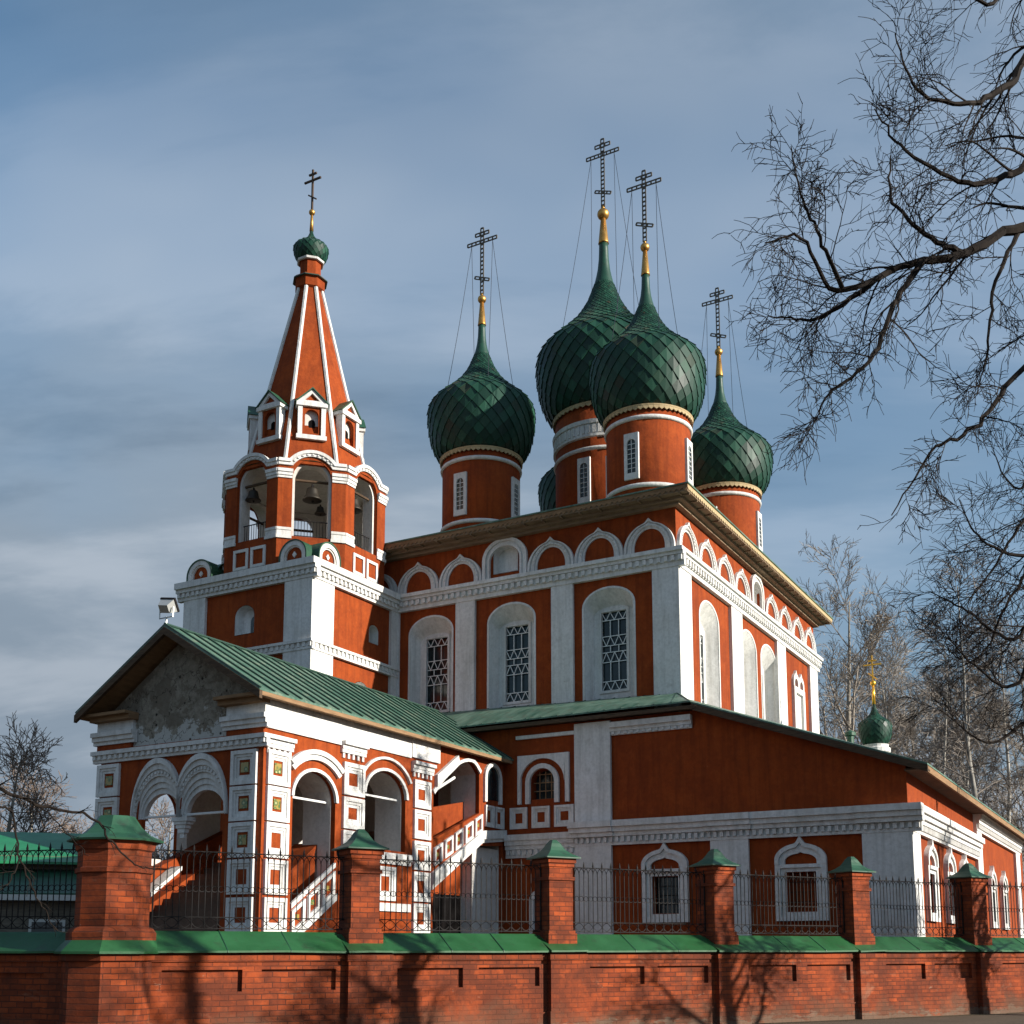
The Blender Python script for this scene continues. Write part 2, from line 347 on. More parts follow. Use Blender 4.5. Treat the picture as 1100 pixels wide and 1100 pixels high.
# ------------------------------------------------------------------ mesh building
class MB:
    def __init__(s): s.v = []; s.f = []
    def add(s, v, f):
        b = len(s.v); s.v += [tuple(q) for q in v]; s.f += [tuple(b + i for i in q) for q in f]
    def box(s, a, b):
        (x0, y0, z0), (x1, y1, z1) = a, b
        s.add([(x, y, z) for z in (z0, z1) for x, y in ((x0, y0), (x1, y0), (x1, y1), (x0, y1))],
              [(0, 3, 2, 1), (4, 5, 6, 7), (0, 1, 5, 4), (1, 2, 6, 5), (2, 3, 7, 6), (3, 0, 4, 7)])
    def prism(s, loops, d0, d1, mp):
        pts = [p for L in loops for p in L]; n = len(pts)
        tri = tessellate_polygon([[Vector((p[0], p[1], 0)) for p in L] for L in loops])
        f = [tuple(n + i for i in t) for t in tri] + [tuple(reversed(t)) for t in tri]
        o = 0
        for L in loops:
            k = len(L)
            f += [(o + i, o + (i + 1) % k, n + o + (i + 1) % k, n + o + i) for i in range(k)]
            o += k
        s.add([mp(p[0], p[1], d0) for p in pts] + [mp(p[0], p[1], d1) for p in pts], f)
    def ring(s, po, pi_, d0, d1, mp, closed=False):
        n = len(po)
        v = [mp(*p, d0) for p in po] + [mp(*p, d0) for p in pi_] + [mp(*p, d1) for p in po] + [mp(*p, d1) for p in pi_]
        f = []
        for i in range(n if closed else n - 1):
            j = (i + 1) % n
            f += [(2*n+i, 2*n+j, 3*n+j, 3*n+i), (i, n+i, n+j, j), (i, j, 2*n+j, 2*n+i), (n+i, 3*n+i, 3*n+j, n+j)]
        if not closed:
            f += [(0, 2*n, 3*n, n), (n-1, 2*n-1, 4*n-1, 3*n-1)]
        s.add(v, f)
    def loft(s, p0, d0, p1, d1, mp, closed=False):
        n = len(p0)
        s.add([mp(*p, d0) for p in p0] + [mp(*p, d1) for p in p1],
              [(i, (i+1) % n, n + (i+1) % n, n + i) for i in range(n if closed else n-1)])
    def rbox(s, h0, h1, z0, z1, d0, d1, mp):
        s.prism([[(h0, z0), (h1, z0), (h1, z1), (h0, z1)]], d0, d1, mp)
    def lathe(s, prof, cx, cy, n=32, ph=0.0):
        k = len(prof); v = []; f = []
        for r, z in prof:
            for i in range(n):
                a = ph + 2*pi*i/n; v.append((cx + r*cos(a), cy + r*sin(a), z))
        for j in range(k-1):
            for i in range(n):
                i2 = (i+1) % n; f.append((j*n+i, j*n+i2, (j+1)*n+i2, (j+1)*n+i))
        f.append(tuple(range(n-1, -1, -1))); f.append(tuple((k-1)*n+i for i in range(n)))
        s.add(v, f)
    def tube(s, pts, rad, n=4):
        k = len(pts)
        if k < 2: return
        P = [Vector(p) for p in pts]
        R = rad if isinstance(rad, (list, tuple)) else [rad]*k
        v = []; f = []; up = None
        for i in range(k):
            t = (P[min(i+1, k-1)] - P[max(i-1, 0)])
            if t.length < 1e-9: t = Vector((0, 0, 1))
            t.normalize()
            if up is None:
                up = t.orthogonal().normalized()
            up = (up - t*up.dot(t))
            if up.length < 1e-6: up = t.orthogonal()
            up.normalize(); w = t.cross(up)
            for j in range(n):
                a = 2*pi*j/n; q = P[i] + (up*cos(a) + w*sin(a))*R[i]; v.append((q.x, q.y, q.z))
        for i in range(k-1):
            for j in range(n):
                j2 = (j+1) % n; f.append((i*n+j, i*n+j2, (i+1)*n+j2, (i+1)*n+j))
        f.append(tuple(range(n-1, -1, -1))); f.append(tuple((k-1)*n+j for j in range(n)))
        s.add(v, f)
    def build(s, name, mat, parent=None, org=(0, 0, 0), smooth=False, fix=True, label=None):
        me = bpy.data.meshes.new(name)
        o = Vector(org)
        me.from_pydata([(x - o.x, y - o.y, z - o.z) for x, y, z in s.v], [], s.f)
        if fix and s.f:
            bm = bmesh.new(); bm.from_mesh(me); bmesh.ops.recalc_face_normals(bm, faces=bm.faces); bm.to_mesh(me); bm.free()
        me.materials.append(mat)
        if smooth: me.shade_smooth()
        ob = bpy.data.objects.new(name, me); C.objects.link(ob)
        if parent is not None: ob.parent = parent
        if label: ob['label'] = label
        return ob
def tag(o, label=None, cat=None, group=None, kind=None):
    for k, v in (('label', label), ('category', cat), ('group', group), ('kind', kind)):
        if v: o[k] = v
    return o
def thing(name, label, cat, loc=(0, 0, 0), rz=0.0, group=None):
    o = bpy.data.objects.new(name, None); C.objects.link(o); o.empty_display_size = 0.3
    o.location = loc; o.rotation_euler = (0, 0, rz)
    return tag(o, label, cat, group, 'thing')
def kids(o): return [c for c in bpy.data.objects if c.parent == o]
def dup(o, loc, rz=None, label=None, scale=None):
    r = o.copy(); C.objects.link(r); r.location = loc
    if rz is not None: r.rotation_euler = (0, 0, rz)
    if scale: r.scale = scale
    if label: r['label'] = label
    for ch in kids(o):
        c = ch.copy(); C.objects.link(c); c.parent = r
        for g in kids(ch):
            d = g.copy(); C.objects.link(d); d.parent = c
    return r

# facade maps: (h, z, outward depth) -> local u, v, z
def westmap(u0): return lambda h, z, d: (u0 - d, h, z)
def southmap(v0): return lambda h, z, d: (h, v0 - d, z)
def northmap(v0): return lambda h, z, d: (h, v0 + d, z)
def eastmap(u0): return lambda h, z, d: (u0 + d, h, z)
def facemap(cx, cy, ang, r):
    # face with outward normal at angle ang, at distance r from the axis; h runs sideways
    nx, ny = cos(ang), sin(ang)
    return lambda h, z, d: (cx + nx*(r+d) - ny*h, cy + ny*(r+d) + nx*h, z)
def arch(c, hw, z0, zs, rise, n=14, keel=0.0):
    p = [(c + hw, z0)] if zs > z0 + 1e-6 else []
    for i in range(n+1):
        a = pi*i/n; x = cos(a); z = sin(a)*rise
        if keel: z += keel*max(0.0, 1 - abs(x)/0.20)**1.3
        p.append((c + hw*x, zs + z))
    if zs > z0 + 1e-6: p.append((c - hw, z0))
    return p
def rect(h0, h1, z0, z1): return [(h0, z0), (h1, z0), (h1, z1), (h0, z1)]
def cornice(mb, h0, h1, steps, mp, dent=None):
    for z0, z1, d in steps: mb.rbox(h0, h1, z0, z1, -0.03, d, mp)
    if dent:
        z0, z1, d, sp, w = dent; n = int((h1-h0)/sp)
        for i in range(n):
            h = h0 + (i+0.5)*(h1-h0)/n; mb.rbox(h-w/2, h+w/2, z0, z1, 0.0, d, mp)
def square_panel(mb, h0, h1, z0, z1, mp, d=0.07):
    a = [(h0, z0), (h1, z0), (h1, z1), (h0, z1)]
    w = (h1-h0)
    def ins(t): return [(h0+t, z0+t), (h1-t, z0+t), (h1-t, z1-t), (h0+t, z1-t)]
    mb.ring(ins(0.0), ins(w*0.12), 0, d, mp, True)
    mb.ring(ins(w*0.12), ins(w*0.20), 0, d*0.55, mp, True)
    mb.ring(ins(w*0.20), ins(w*0.29), 0, d*0.25, mp, True)

# ------------------------------------------------------------------ ground
mb = MB(); mb.add([(-900, -300, 0), (900, -300, 0), (900, 1500, 0), (-900, 1500, 0)], [(0, 1, 2, 3)])
tag(mb.build('ground', M['ground'], fix=False), kind='structure')
FD = Vector((3.787, 2.26, 0)).normalized(); FN = Vector((FD.y, -FD.x, 0)); F0 = Vector((-2.913, 22.6, 0)); FS = Vector((3.787, 2.26, 0)).length
FROT = atan2(FD.y, FD.x)
mb = MB()
def fw(x, y, z=0): q = F0 + FD*x - FN*y; return (q.x, q.y, z)
mb.add([fw(-30, -0.9, 0.004), fw(60, -0.9, 0.004), fw(60, -5.5, 0.004), fw(-30, -5.5, 0.004)], [(0, 1, 2, 3)])
tag(mb.build('pavement', M['asphalt'], fix=False), kind='structure')

# ------------------------------------------------------------------ church
church = thing('church', 'red and white five domed church with green onion domes and side gallery', 'church', CW(0, 0), ROT)
church.scale.z = ZSC
def part(mb, name, mat, parent=church, smooth=False, label=None):
    return mb.build(name, M[mat], parent, getattr(parent, '_o', (0, 0, 0)) if False else PORG, smooth, label=label)
PORG = (0, 0, 0)

U0, U1, V0, V1 = 3.0, 20.8, 7.93, 21.6
ZC, ZW = 14.95, 17.25
wm, sm = westmap(U0), southmap(V0)
wc = [18.1 - 0.0, 14.52, 10.54]                 # window centres on the west front
WZ0, WSP, WRISE = 10.2, 13.95, 0.66
def niche_paths(c, hw, z0, zs, rise, hw2, zs2, rise2):
    return arch(c, hw, z0, zs, rise, 16), arch(c, hw2, z0 + 0.02, zs2, rise2, 16)
# walls
holes_w = [arch(c, 0.99, 10.3, WSP, WRISE, 16) for c in wc]
ncw = (V0 + V1)/2
holes_w.append(arch(ncw, 0.56, 15.85, 16.55, 0.42, 12))
mb = MB()
mb.prism([rect(V0, V1, 0, ZW)] + holes_w, -0.7, 0, wm)
suw = [(6.18, 1.03), (10.72, 1.03), (13.42, 1.08)]
holes_s = [arch(c, w, 10.2, 13.75, 0.75, 16) for c, w in suw]
ncs = (U0 + U1)/2
holes_s.append(arch(ncs, 0.52, 15.85, 16.65, 0.45, 12))
mb.prism([rect(U0 + 0.7, U1, 0, ZW)] + holes_s, -0.7, 0, sm)
mb.box((U0 + 0.7, V1 - 0.7, 0), (U1, V1, ZW)); mb.box((U1 - 0.7, V0 + 0.7, 0), (U1, V1 - 0.7, ZW))
part(mb, 'main_wall', 'red')
# pilasters
def pil(mbx, h0, h1, z0, z1, mp, d=0.13): mbx.rbox(h0, h1, z0, z1, -0.05, d, mp)
for h0, h1 in ((7.803, 8.80), (11.9, 12.78), (16.05, 16.9), (19.55, 20.3)):
    mb = MB(); pil(mb, h0, h1, 9.9, ZC, wm); part(mb, 'pilaster', 'white')
for h0, h1 in ((3.0, 4.1), (8.4, 9.7), (14.35, 15.6), (19.5, 20.8)):
    mb = MB(); pil(mb, h0, h1, 9.7, ZC, sm, 0.128); part(mb, 'pilaster', 'white')
# cornice
cs = [(14.95, 15.12, 0.16), (15.12, 15.34, 0.20), (15.34, 15.46, 0.28), (15.46, 15.60, 0.36)]
mb = MB(); cornice(mb, V0 - 0.355, V1, cs, wm, (15.14, 15.32, 0.27, 0.26, 0.13)); part(mb, 'cornice', 'white')
mb = MB(); cornice(mb, U0 + 0.035, U1 + 0.3, cs, sm, (15.14, 15.32, 0.27, 0.26, 0.13)); part(mb, 'cornice', 'white')
# arched gables (blind kokoshnik arches) over the cornice
def kok(c, half, mp, z0=15.60):
    r = half*0.985; m_ = MB(); k = half/0.97
    # rings from the outside in: half width, spring, rise, keel tip
    P = [(r, 0.16, 0.97, 0.17), (r*0.90, 0.17, 0.93, 0.09), (r*0.83, 0.18, 0.89, 0.03), (r*0.70, 0.20, 0.80, 0.0), (r*0.61, 0.22, 0.70, 0.0)]
    L = [arch(c, w, z0, z0 + sp, ri, 40, kk) for w, sp, ri, kk in P]
    for a_, b_, d in zip(L, L[1:], (0.13, 0.07, 0.11, 0.06)): m_.ring(a_, b_, -0.02, d, mp)
    for i in range(1, 18):
        a = pi*i/18; x, z = c + r*0.765*cos(a), z0 + 0.19 + 0.845*sin(a)
        m_.rbox(x-0.026, x+0.026, z-0.026, z+0.026, 0.1, 0.135, mp)
    return m_
for i in range(7):
    c = V0 + (i+0.5)*(V1-V0)/7
    if i == 3: continue
    part(kok(c, (V1-V0)/14, wm), 'arch_moulding', 'white')
for i in range(9):
    c = U0 + (i+0.5)*(U1-U0)/9
    if i == 4: continue
    part(kok(c, (U1-U0)/18, sm), 'arch_moulding', 'white')
# the niche windows in the middle of the arcade
def arcade_niche(c, hw, mp, z1):
    m_ = MB()
    A = lambda q, zt, b=15.6: arch(c, q, b, zt - q*0.85, q*0.85, 16)
    m_.ring(A(hw, z1), A(hw*0.86, z1 - 0.13), -0.02, 0.13, mp)
    m_.ring(A(hw*0.86, z1-0.13), A(hw*0.77, z1-0.22), -0.02, 0.07, mp)
    m_.ring(A(hw*0.77, z1-0.22), A(hw*0.68, z1-0.31), -0.02, 0.11, mp)
    o = part(m_, 'arcade_niche', 'white')
    b = MB(); b.prism([arch(c, 0.5, 15.92, 16.5, 0.40, 12)], -0.4, -0.32, mp)
    b.loft(arch(c, 0.53, 15.87, 16.53, 0.42, 12), 0.0, arch(c, 0.5, 15.9, 16.5, 0.40, 12), -0.33, mp, True)
    part(b, 'niche_back', 'white', o)
arcade_niche(ncw, 0.96, wm, 17.22)
arcade_niche(ncs, 0.80, sm, 17.2)
# tall windows in splayed niches
def zig(mbx, h0, h1, z0, z1, mp, d, n=3, w=0.022, up=True):
    s = (h1-h0)/n
    for i in range(n):
        a = h0 + i*s
        for (x0, y0), (x1, y1) in (((a, z0 if up else z1), (a+s/2, z1 if up else z0)), ((a+s/2, z1 if up else z0), (a+s, z0 if up else z1))):
            mbx.tube([mp(x0, y0, d), mp(x1, y1, d)], w, 4)
def tall_window(c, hw, z0, zs, rise, mp, win=None):
    n_ = MB()
    po = arch(c, hw, z0, zs, rise, 16); pi2 = arch(c, hw*0.80, z0, zs - 0.22, rise*0.5, 16)
    pf = arch(c, hw + 0.05, z0, zs, rise + 0.05, 16)
    n_.ring(pf, arch(c, hw-0.03, z0, zs, rise-0.03, 16), -0.05, 0.015, mp)
    n_.loft(arch(c, hw-0.02, z0, zs, rise-0.02, 16), 0.012, pi2, -0.48, mp)
    ww, wz0, wz1 = win
    n_.prism([pi2, rect(c-ww, c+ww, wz0, wz1)], -0.56, -0.47, mp)
    n_.ring(rect(c-ww-0.10, c+ww+0.10, wz0-0.1, wz1+0.1), rect(c-ww, c+ww, wz0, wz1), -0.5, -0.43, mp, True)
    o = part(n_, 'window', 'white')
    g = MB(); g.rbox(c-ww, c+ww, wz0, wz1, -0.62, -0.58, mp); part(g, 'glass', 'glass', o)
    gr = MB(); d = -0.50
    H = wz1 - wz0; fr = [0, .115, .36, .485, .555, .62, .735, .90, 1.0]
    for f_ in (0.0, .115, .36, .485, .57, .69, .895, 1.0):
        z = wz0 + H*f_; gr.tube([mp(c-ww, z, d), mp(c+ww, z, d)], 0.018, 4)
    for a, b in ((.115, .36), (.485, .57), (.69, .895)):
        for t in (-1/3, 1/3):
            gr.tube([mp(c+ww*t, wz0+H*a, d), mp(c+ww*t, wz0+H*b, d)], 0.018, 4)
    for a, b, u_ in ((0, .115, True), (.36, .485, True), (.57, .69, False), (.895, 1.0, False)):
        zig(gr, c-ww, c+ww, wz0+H*a, wz0+H*b, mp, d, 3, 0.016, u_)
    part(gr, 'grille', 'grille', o)
for c in wc: tall_window(c, 0.99, 10.3, WSP, WRISE, wm, (0.49, 10.93, 13.85))
for c, w in suw: tall_window(c, w, 10.2, 13.75, 0.75, sm, (0.5, 10.6, 13.4))
# small framed south window at the east end, twin arched head
mb = MB(); c = 17.6
mb.ring(rect(c-0.85, c+0.85, 10.0, 13.45), rect(c-0.55, c+0.55, 10.0, 13.2), -0.02, 0.14, sm, True)
for q in (c-0.4, c+0.4):
    mb.ring(arch(q, 0.44, 13.45, 13.65, 0.42, 12, 0.16), arch(q, 0.26, 13.45, 13.6, 0.24, 12), -0.02, 0.12, sm)
wo_ = part(mb, 'window', 'white')
mb = MB(); mb.rbox(c-0.55, c+0.55, 10.0, 13.2, -0.02, 0.02, sm); part(mb, 'niche_back', 'white', wo_)
# eaves and roof
OV = 0.72
mb = MB()
mb.box((U0-OV, V0-OV, 17.38), (U1+OV, V1+OV, 17.46))
for d0, d1, a, b in ((0.0, 0.22, 17.16, 17.27), (0.0, 0.42, 17.27, 17.38)):
    mb.box((U0-d1, V0-d1, a), (U1+d1, V0, b)); mb.box((U0-d1, V0, a), (U0, V1+d1, b))
    mb.box((U1, V0, a), (U1+d1, V1+d1, b)); mb.box((U0, V1, a), (U1, V1+d1, b))
for i in range(26):
    u = U0-OV+0.3 + i*(U1-U0+2*OV-0.6)/25; mb.box((u-0.03, V0-OV+0.02, 17.33), (u+0.03, V0-0.425, 17.379))
for i in range(20):
    v = V0-OV+0.3 + i*(V1-V0+2*OV-0.6)/19; mb.box((U0-OV+0.02, v-0.03, 17.33), (U0-0.425, v+0.03, 17.379))
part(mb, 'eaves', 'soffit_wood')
def valance(h0, h1, z0, z1, mp, tooth=0.2, d=(0.0, 0.035)):
    n = max(2, int((h1-h0)/tooth)); s = (h1-h0)/n; m_ = MB()
    for i in range(n):
        a = h0 + i*s
        m_.prism([[(a, z1), (a, z0+0.05), (a+s*0.25, z0+0.01), (a+s*0.5, z0-0.03), (a+s*0.75, z0+0.01), (a+s, z0+0.05), (a+s, z1)]], d[0], d[1], mp)
    return m_
part(valance(V0-OV-0.03, V1+OV, 17.43, 17.66, westmap(U0-OV)), 'fascia', 'tan')
part(valance(U0-OV, U1+OV, 17.43, 17.66, southmap(V0-OV)), 'fascia', 'ochre')  # same boards as the west fascia, sunlight painted in as a yellower tone
mb = MB()
e = OV + 0.08; zr = 17.66
a_, b_, c_, d_ = (U0-e, V0-e, zr), (U1+e, V0-e, zr), (U1+e, V1+e, zr), (U0-e, V1+e, zr)
m1, m2 = ((U0+6.5), (V0+V1)/2, 19.2), ((U1-6.5), (V0+V1)/2, 19.2)
low_ = [(x, y, z-0.05) for x, y, z in (a_, b_, c_, d_)]
mb.add([a_, b_, c_, d_, m1, m2] + low_, [(0, 1, 5, 4), (1, 2, 5), (2, 3, 4, 5), (3, 0, 4), (6, 7, 1, 0), (7, 8, 2, 1), (8, 9, 3, 2), (9, 6, 0, 3), (9, 8, 7, 6)])
part(mb, 'roof', 'old_roof')

# --- domes
BULB = [(0.0, 1.0), (0.096, 0.985), (0.192, 0.935), (0.288, 0.842), (0.384, 0.728), (0.48, 0.62), (0.576, 0.524), (0.672, 0.43), (0.768, 0.361), (0.864, 0.30), (0.96, 0.246), (1.056, 0.208), (1.152, 0.171), (1.248, 0.137), (1.344, 0.113), (1.44, 0.093), (1.6, 0.075), (1.84, 0.066)]
def bulb_profile(R, rb, zb, zm, ztop):
    """onion outline from the neck of the drum to the foot of the gilded cone: (r, z)"""
    p = []; c0 = cos(pi/2*0.86); s0 = sin(-pi/2*0.86)
    for i in range(13):
        a = -pi/2*(1-i/12)*0.86
        p.append((rb + (R-rb)*((cos(a)-c0)/(1-c0)), zb + (zm-zb)*((sin(a)-s0)/(0-s0))))
    kz = (ztop-zm)/1.84
    for (t0, r0), (t1, r1) in zip(BULB, BULB[1:]):
        for j in range(1, 4):
            q = j/3; p.append((R*(r0+(r1-r0)*q), zm + kz*(t0+(t1-t0)*q)))
    return p
def prof_r(p, z):
    for (r0, z0), (r1, z1) in zip(p, p[1:]):
        if z0 <= z <= z1: return r0 + (r1-r0)*(z-z0)/max(1e-6, z1-z0)
    return p[-1][0]
def scale_dome(prof, cx, cy, ncol, zstop):
    """separate overlapping lozenge plates laid in staggered rows"""
    # arc length param
    L = [0]
    for (r0, z0), (r1, z1) in zip(prof, prof[1:]): L.append(L[-1] + sqrt((r1-r0)**2 + (z1-z0)**2))
    def at(s):
        s = min(max(s, 0), L[-1])
        for i in range(len(L)-1):
            if L[i+1] >= s:
                t = (s-L[i])/max(1e-9, L[i+1]-L[i]); return prof[i][0] + (prof[i+1][0]-prof[i][0])*t, prof[i][1] + (prof[i+1][1]-prof[i][1])*t
        return prof[-1]
    def nrm(s):
        a, b = at(s-0.02), at(s+0.02); dr, dz = b[0]-a[0], b[1]-a[1]; l = sqrt(dr*dr+dz*dz) or 1
        return dz/l, -dr/l
    rows = [0.0]
    while rows[-1] < L[-1]:
        r, z = at(rows[-1]); rows.append(rows[-1] + max(0.06, 2*pi*r/ncol*0.54))
        if at(rows[-1])[1] > zstop: break
    m_ = MB(); R_ = random.Random(5)
    for k in range(len(rows)-2):
        sh = 0.5*(k % 2)
        for j in range(ncol):
            a0 = 2*pi*(j+sh)/ncol; da = pi/ncol*0.955
            def P(s, a, o):
                r, z = at(s); n_ = nrm(s); r += n_[0]*o; z += n_[1]*o
                return (cx + r*cos(a), cy + r*sin(a), z)
            t = at(rows[k])[0]*0.027 + R_.uniform(-0.006, 0.012)
            m_.add([P(rows[k]-0.012, a0, t), P(rows[k+1], a0+da, t*0.32), P(rows[k+2], a0, 0.002), P(rows[k+1], a0-da, t*0.32),
                    P(rows[k]-0.012, a0, t-0.03), P(rows[k+1], a0+da, t*0.32-0.03), P(rows[k+1], a0-da, t*0.32-0.03)],
                   [(0, 1, 2, 3), (4, 5, 1, 0), (6, 4, 0, 3)])
    return m_
def cross_mesh(cx, cy, z0, zslant, zmain, ztop2, ztop, w, lattice=True, th=0.16):
    m_ = MB()
    def bar(p, q, wid):
        p, q = Vector(p), Vector(q); d = (q-p).normalized(); side = Vector((1, 0, 0)).cross(d).normalized()
        if lattice:
            m_.tube([p+side*wid/2, q+side*wid/2], 0.031, 4); m_.tube([p-side*wid/2, q-side*wid/2], 0.031, 4)
            n = max(2, int((q-p).length/0.2))
            for i in range(n+1):
                c = p + (q-p)*i/n; m_.tube([c-side*wid/2, c+side*wid/2], 0.038, 4)
        else:
            m_.tube([p, q], wid/2, 4)
    X = cx
    bar((X, cy, z0), (X, cy, ztop), th)
    bar((X, cy-w/2, zmain), (X, cy+w/2, zmain), th)
    bar((X, cy-w*0.23, ztop2), (X, cy+w*0.23, ztop2), th)
    bar((X, cy-w*0.24, zslant-0.15), (X, cy+w*0.24, zslant+0.15), th*0.8)
    return m_
def dome_set(cx, cy, rd, zroof, ztop, R, zm, zn, zsp, zgold, orb, cz, label, extra=None, cs=1.0, ncol=26, win=(19.78, 21.66), rings=(19.5, 22.28)):
    # drum
    d = MB(); d.lathe([(rd, zroof), (rd, ztop), (rd*0.9, ztop+0.1)], cx, cy, 48)
    dr = part(d, 'drum', 'red', smooth=False, label=None)
    for q in dr.data.polygons: q.use_smooth = abs(q.normal.z) < 0.3
    for zr_ in rings:
        b = MB(); b.lathe([(rd, zr_-0.09), (rd+0.07, zr_-0.07), (rd+0.09, zr_), (rd+0.07, zr_+0.07), (rd, zr_+0.09)], cx, cy, 48); part(b, 'ring_moulding', 'white', dr, True)
    b = MB(); n = 54
    b.lathe([(rd, ztop-0.02), (rd+0.12, ztop+0.03), (rd+0.13, ztop+0.09), (rd, ztop+0.11)], cx, cy, 48)
    for i in range(n):
        a = 2*pi*i/n; mp = facemap(cx, cy, a, rd+0.06); hw = pi*(rd+0.06)/n*0.98
        b.prism([[(-hw, ztop+0.04), (-hw, ztop-0.05), (0, ztop-0.12), (hw, ztop-0.05), (hw, ztop+0.04)]], 0, 0.05, mp)
    part(b, 'valance', 'ochre', dr)
    if extra:
        b = MB(); z0, z1 = extra
        b.lathe([(rd, z0), (rd+0.10, z0+0.03), (rd+0.10, z0+0.14), (rd+0.05, z0+0.16), (rd+0.05, z1-0.2), (rd+0.12, z1-0.17), (rd+0.14, z1), (rd, z1+0.02)], cx, cy, 48)
        for i in range(60):
            a = 2*pi*i/60; mp = facemap(cx, cy, a, rd+0.04); b.rbox(-0.06, 0.06, z0+0.2, z1-0.22, 0, 0.05, mp)
        part(b, 'cornice', 'white', dr)
    for k in range(4):
        a = pi + k*pi/2; mp = facemap(cx, cy, a, rd); z0, z1 = win; w = 0.30
        f_ = MB(); f_.prism([rect(-w, w, z0, z1), arch(0, w*0.58, z0+0.25, z1-0.42, w*0.6, 10)], -0.12, 0.07, mp)
        part(f_, 'window_frame', 'white', dr)
        f_ = MB(); f_.rbox(-w*0.6, w*0.6, z0+0.24, z1-0.2, -0.2, 0.012, mp); part(f_, 'glass', 'glass', dr)
        f_ = MB()
        for i in range(1, 7):
            z = z0+0.25 + (z1-z0-0.5)*i/7; f_.tube([mp(-w*0.58, z, 0.035), mp(w*0.58, z, 0.035)], 0.014, 4)
        f_.tube([mp(0, z0+0.25, 0.036), mp(0, z1-0.25, 0.036)], 0.014, 4)
        part(f_, 'grille', 'grille', dr)
    # dome
    prof = bulb_profile(R, rd*1.03, ztop+0.12, zm, zsp)
    zn = zm + (zsp-zm)*0.66
    tl = scale_dome(prof, cx, cy, ncol, zn)
    under = [(max(0.02, r-0.05), z) for r, z in prof]
    do = part(tl, 'dome', 'tiles', label=label)
    b = MB(); b.lathe(under[:-12], cx, cy, 40); part(b, 'dome_shell', 'seam', do, True)
    b = MB(); b.lathe([(r - (0.035 if z < zn else 0.0), z) for r, z in prof if z > zn-0.5] , cx, cy, 20); part(b, 'spire', 'spire_green', do, True)
    rg = R*0.072
    b = MB(); b.lathe([(rg*1.12, zsp-0.02), (rg*1.05, zsp+0.04), (rg*0.55, zgold), (0.02, zgold+0.01)], cx, cy, 16); part(b, 'gilded_cone', 'gold', do, True)
    b = MB(); b.lathe([(max(0.01, orb*sin(pi*i/12)), zgold+orb*0.95-orb*cos(pi*i/12)) for i in range(12)] + [(orb*0.3, zgold+orb*1.93), (0.05, zgold+orb*2.5)], cx, cy, 16); part(b, 'orb', 'gold', do, True)
    z0, zs, zmn, zt2, zt = cz
    w = 1.5*cs
    part(cross_mesh(cx, cy, z0, zs, zmn, zt2, zt, w, True, 0.145*cs), 'cross', 'cross_metal', do)
    for sy in (-1, 1):
        for sx in (-1, 1):
            p = Vector((cx, cy + sy*w*0.36, zmn-0.08))
            a = atan2(sy*1.0, sx*1.15); zb_ = zm + (zsp-zm)*0.24; rb = prof_r(prof, zb_)
            q = Vector((cx + rb*cos(a), cy + rb*sin(a), zb_+0.04))
            pts = [p.lerp(q, i/8) - Vector((0, 0, 0.25*sin(pi*i/8))) for i in range(9)]
            b = MB(); b.tube(pts, 0.013, 3)
            part(b, 'stay_wire', 'wire', do)
DZ = (30.75, 31.5, 33.3, 33.68, 33.95)
for cx, cy, sd, nm in ((7.5, 10.76, 0.0, 'onion dome nearest the front corner, overlapping the tallest one'), (7.5, 18.55, 0.05, 'onion dome standing apart beside the bell tower'),
                   (16.37, 10.76, 0.45, 'onion dome farthest along the sunny side'), (16.9, 18.1, 0.2, 'onion dome mostly hidden behind the roof edge')):
    dome_set(cx, cy, 1.68, 17.3, 22.68, 2.33, 24.97-sd*0.8, 27.95-sd, 29.25-sd, 30.3-sd, 0.19, tuple(z-sd*1.4 for z in DZ), nm)
dome_set(11.93, 14.65, 2.28, 17.6, 25.4, 3.12, 28.2, 31.9, 34.4, 35.6, 0.28, (36.15, 37.0, 38.95, 39.42, 39.75), 'largest and tallest onion dome in the middle', (23.85, 24.65), 1.1, 31, (20.9, 22.95), (23.35, 20.6))

# --- gallery round the church
gw, gs = westmap(0.0), southmap(0.0)
VG = 19.0
lwin = [(7.33, 0.42), (3.08, 0.42)]
mb = MB()
gh = [rect(c-w, c+w, 2.78, 3.92) for c, w in lwin] + [arch(11.62, 0.44, 6.64, 7.22, 0.44, 12)]
mb.prism([[(0, 0), (VG, 0), (VG, 9.12), (6.25, 9.12), (0, 6.98)]] + gh, -0.6, 0, gw)
swn = [(2.8, 0.42), (6.1, 0.42), (9.1, 0.42), (16.0, 0.5), (19.5, 0.5)]
mb.prism([rect(0.6, 27.5, 0, 6.98)] + [rect(c-w, c+w, 2.6, 3.95) for c, w in swn], -0.6, 0, gs)
mb.box((26.9, 0.6, 0), (27.5, 7.9, 6.9))
part(mb, 'gallery_wall', 'red')
